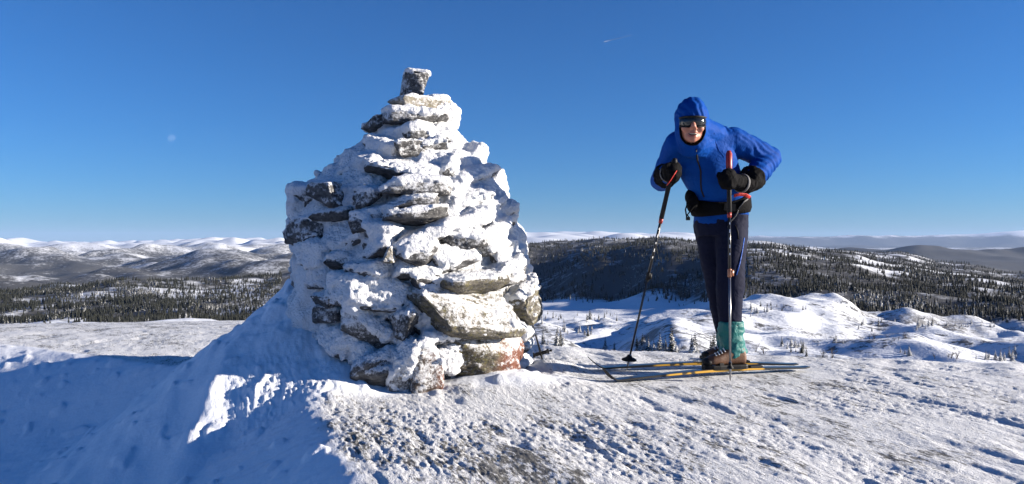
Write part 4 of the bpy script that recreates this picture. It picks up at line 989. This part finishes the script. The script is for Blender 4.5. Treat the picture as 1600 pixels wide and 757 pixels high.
# clumps: px0, px1, row of the feet, scatter in rows, how many, height m, label, group, kind
CLUMPS = [
 (940, 1010, 556, 6, 12, 4.2, "small dark spruce at the foot of the round knoll, between the ski poles", "spruces at the foot of the round knoll", 's'),
 (1010, 1062, 556, 7, 13, 5.0, "dark spruce in the dense clump just left of the skier's boots", "spruces beside the boots", 's'),
 (1062, 1118, 556, 6, 11, 4.0, "slim grey spruce directly behind the teal gaiter", "spruces behind the gaiter", 's'),
 (836, 880, 545, 8, 12, 3.5, "dark spruce in the shaded clump just right of the cairn's foot", "spruces right of the cairn", 's'),
 (870, 925, 522, 6, 12, 3.4, "dark spruce on the low knoll between cairn and skier", "spruces on the low knoll", 's'),
 (830, 970, 497, 7, 34, 4.5, "small spruce along the shore of the snowy lake below the wooded hill", "spruces along the lake shore", 's'),
 (1168, 1200, 492, 7, 9, 3.0, "small spruce on the snow knoll just right of the skier's knee", "spruces on the knoll", 's'),
 (1185, 1260, 482, 7, 10, 2.2, "tiny spruce on the crest of the far snow knoll", "spruces on the crest", 's'),
 (1215, 1262, 548, 9, 14, 2.2, "small grey spruce on the open snow slope right of the skis", "spruces on the open slope", 's'),
 (1300, 1330, 536, 5, 5, 1.6, "tiny spruce in the snow below the shaded rock ridge", "spruces below the ridge", 's'),
 (1405, 1425, 556, 4, 4, 2.6, "dark little spruce standing alone on the snow flat at right", "spruces on the snow flat", 's'),
 (1520, 1600, 563, 5, 13, 2.6, "dark small spruce behind the summit edge at the far right", "spruces behind the summit edge", 's'),
 (1340, 1560, 512, 8, 34, 3.2, "dark spruce under the rocky face of the shaded ridge at right", "spruces under the rocky ridge", 's'),
 (1180, 1196, 552, 3, 2, 2.9, "large bare birch bush just right of the teal gaiter", "birch bushes by the gaiter", 'b'),
 (1283, 1302, 560, 3, 2, 2.2, "bare birch bush on the snow slope above the ski tails", "birch bushes above the ski tails", 'b'),
 (1440, 1520, 560, 4, 5, 1.5, "low bare birch bush behind the summit edge at right", "birch bushes behind the edge", 'b'),
 (1340, 1420, 532, 6, 5, 1.6, "low bare birch bush on the white slope at right", "birch bushes on the white slope", 'b'),
]
for (p0, p1, py, sc, n, h, lab, grp, kind) in CLUMPS:
    for i in range(n):
        px = trnd.uniform(p0, p1); x, y = land_at(px, py + trnd.gauss(0, sc * .5))
        hh = h * trnd.uniform(.45, 1.15)
        if kind == 's': spruce(x, y, hh, lab, grp, trnd.uniform(.8, 1.25))
        else: shrub(x, y, hh, lab, grp)

# the woods: sample places, keep the nearest ones as single trees, the rest as one mass
r = np.random.default_rng(8); N = 360000
px = r.uniform(-250, 1850, N); Y = np.exp(r.uniform(math.log(540), math.log(3700), N)); x = (px - 800) / FPX * Y
fm_ = forest_mask(px, Y, x, Y); dens = 0.10 + 0.95 * sst(-0.28, 0.16, fbm2(x / 70, Y / 70, 3, 95))
keep = r.uniform(0, 1, N) < fm_ * dens * np.where(px < 740, 0.72, np.where(px < 1100, 0.30, 0.34)); x, Y, px = x[keep], Y[keep], px[keep]
hid = (px > 440) & (px < 800); x, Y, px = x[~hid], Y[~hid], px[~hid]
z = ground(x, Y) - 0.03
h = (2.8 + 6.2 * r.uniform(0, 1, len(x)) ** 1.4) * np.where(px < 740, 1.15, np.where(Y < 900, 0.85, 1.0))
order = np.argsort(-h / Y); single = order[:125]; rest = order[125:]
for i in single:
    q = float(px[i])
    if q < 740: lab, grp = "dark spruce at the near edge of the wooded ridge on the left", "spruces at the edge of the left ridge"
    elif q < 1100: lab, grp = "dark spruce low on the shaded wooded hillside left of the skier", "spruces on the shaded hillside"
    else:
        k = min(int((q - 1100) / 100), 4); big = "tall" if h[i] > 6.0 else "short"
        where = ["just right of the skier's knees", "above the white knoll crest right of the skier", "above the shaded rock ridge", "below the pale fjord", "at the right edge of the picture"][k]
        lab, grp = f"{big} dark spruce in the right-hand wood {where}", f"{big} spruces {where}"
    spruce(float(x[i]), float(Y[i]), float(h[i]), lab, grp, 1.0, z=float(z[i]))
n = len(rest); xr, yr, zr, hr = x[rest], Y[rest], z[rest], h[rest]
lay = [(0.05, 0.50, 0.21), (0.30, 0.75, 0.155), (0.55, 1.04, 0.095)]; K = 4
vv = []; ff = []; per = len(lay) * (K + 1)
for li, (z0, z1, rad) in enumerate(lay):
    ang = r.uniform(0, 6.28, n)
    for k in range(K):
        a = ang + 2 * math.pi * k / K; q = rad * hr * r.uniform(.6, 1.25, n)
        vv.append(np.stack([xr + q * np.cos(a), yr + q * np.sin(a), zr + hr * (z0 + r.uniform(-.03, .03, n))], 1))
    vv.append(np.stack([xr, yr, zr + hr * z1], 1))
vv = np.stack(vv, 1).reshape(-1, 3)
loc = []
for li in range(len(lay)):
    o = li * (K + 1); loc += [(o + k, o + (k + 1) % K, o + K) for k in range(K)]
ff = (np.arange(n)[:, None, None] * per + np.array(loc)[None]).reshape(-1, 3)
me = mesh_np("forest", vv, ff, False)
tag(link("forest", me, None, SPR_FAR), "mass of frosted spruces covering the far ridges and hillsides", "forest", kind="stuff")
print("forest trees", n)

# ------------------------------------------------------------------ moon and vapour trail
m = bpy.data.materials.new("moon in daylight"); m.use_nodes = True; nt = m.node_tree; nt.nodes.clear()
out = nd(nt, "ShaderNodeOutputMaterial"); add = nd(nt, "ShaderNodeAddShader"); tp = nd(nt, "ShaderNodeBsdfTransparent"); df = nd(nt, "ShaderNodeBsdfDiffuse")
mpos = nd(nt, "ShaderNodeTexCoord").outputs["Object"]
nt.links.new(mixc(nt, noise(nt, 0.004, 4, 0.6, mpos), (0.003, 0.003, 0.003), (0.042, 0.042, 0.042)), df.inputs[0])
nt.links.new(tp.outputs[0], add.inputs[0]); nt.links.new(df.outputs[0], add.inputs[1]); nt.links.new(add.outputs[0], out.inputs[0])
D = 120000.0; v, f = ico(4); me = mesh_np("moon", v * (5.6 / FPX * D), f)
o = link("moon", me, None, m); o.location = P(268, 216, D); tag(o, "pale half moon in the blue sky left of the cairn", "moon")
m2 = bpy.data.materials.new("vapour trail"); m2.use_nodes = True; nt = m2.node_tree; nt.nodes.clear()
out = nd(nt, "ShaderNodeOutputMaterial"); mx = nd(nt, "ShaderNodeMixShader"); tp = nd(nt, "ShaderNodeBsdfTransparent"); df = nd(nt, "ShaderNodeBsdfDiffuse"); df.inputs[0].default_value = (.8, .8, .8, 1)
mpos = nd(nt, "ShaderNodeTexCoord").outputs["Generated"]; sx = nd(nt, "ShaderNodeSeparateXYZ"); nt.links.new(mpos, sx.inputs[0])
nt.links.new(ramp(nt, sx.outputs[0], [(0.0, 0.27), (0.45, 0.14), (1.0, 0.0)]), mx.inputs[0]); nt.links.new(tp.outputs[0], mx.inputs[1]); nt.links.new(df.outputs[0], mx.inputs[2]); nt.links.new(mx.outputs[0], out.inputs[0])
mb = MB(); a_, b_ = P(944, 65.5, 100000.0), P(988, 55, 100000.0)
mb.tube([a_.lerp(b_, t) for t in (0, .25, .5, .75, 1)], [40, 62, 70, 75, 75], 8)
tag(mb.build("vapour_trail", m2), "thin white vapour trail high in the sky between cairn and skier", "vapour trail")

# ------------------------------------------------------------------ the air
hz = MB(); hz.box((0, 0, 272), (64000, 64000, 584)); ho = hz.build("haze", None, None, False); ho.data.materials.clear()
m = bpy.data.materials.new("cold clear air"); m.use_nodes = True; nt = m.node_tree; nt.nodes.clear()
out = nd(nt, "ShaderNodeOutputMaterial"); vol = nd(nt, "ShaderNodeVolumePrincipled")
vol.inputs["Color"].default_value = (0.44, 0.63, 1.0, 1); vol.inputs["Density"].default_value = HAZE; vol.inputs["Anisotropy"].default_value = 0.0
nt.links.new(vol.outputs[0], out.inputs["Volume"]); ho.data.materials.append(m)
tag(ho, "thin blue winter haze over the far hills", "haze", kind="stuff")
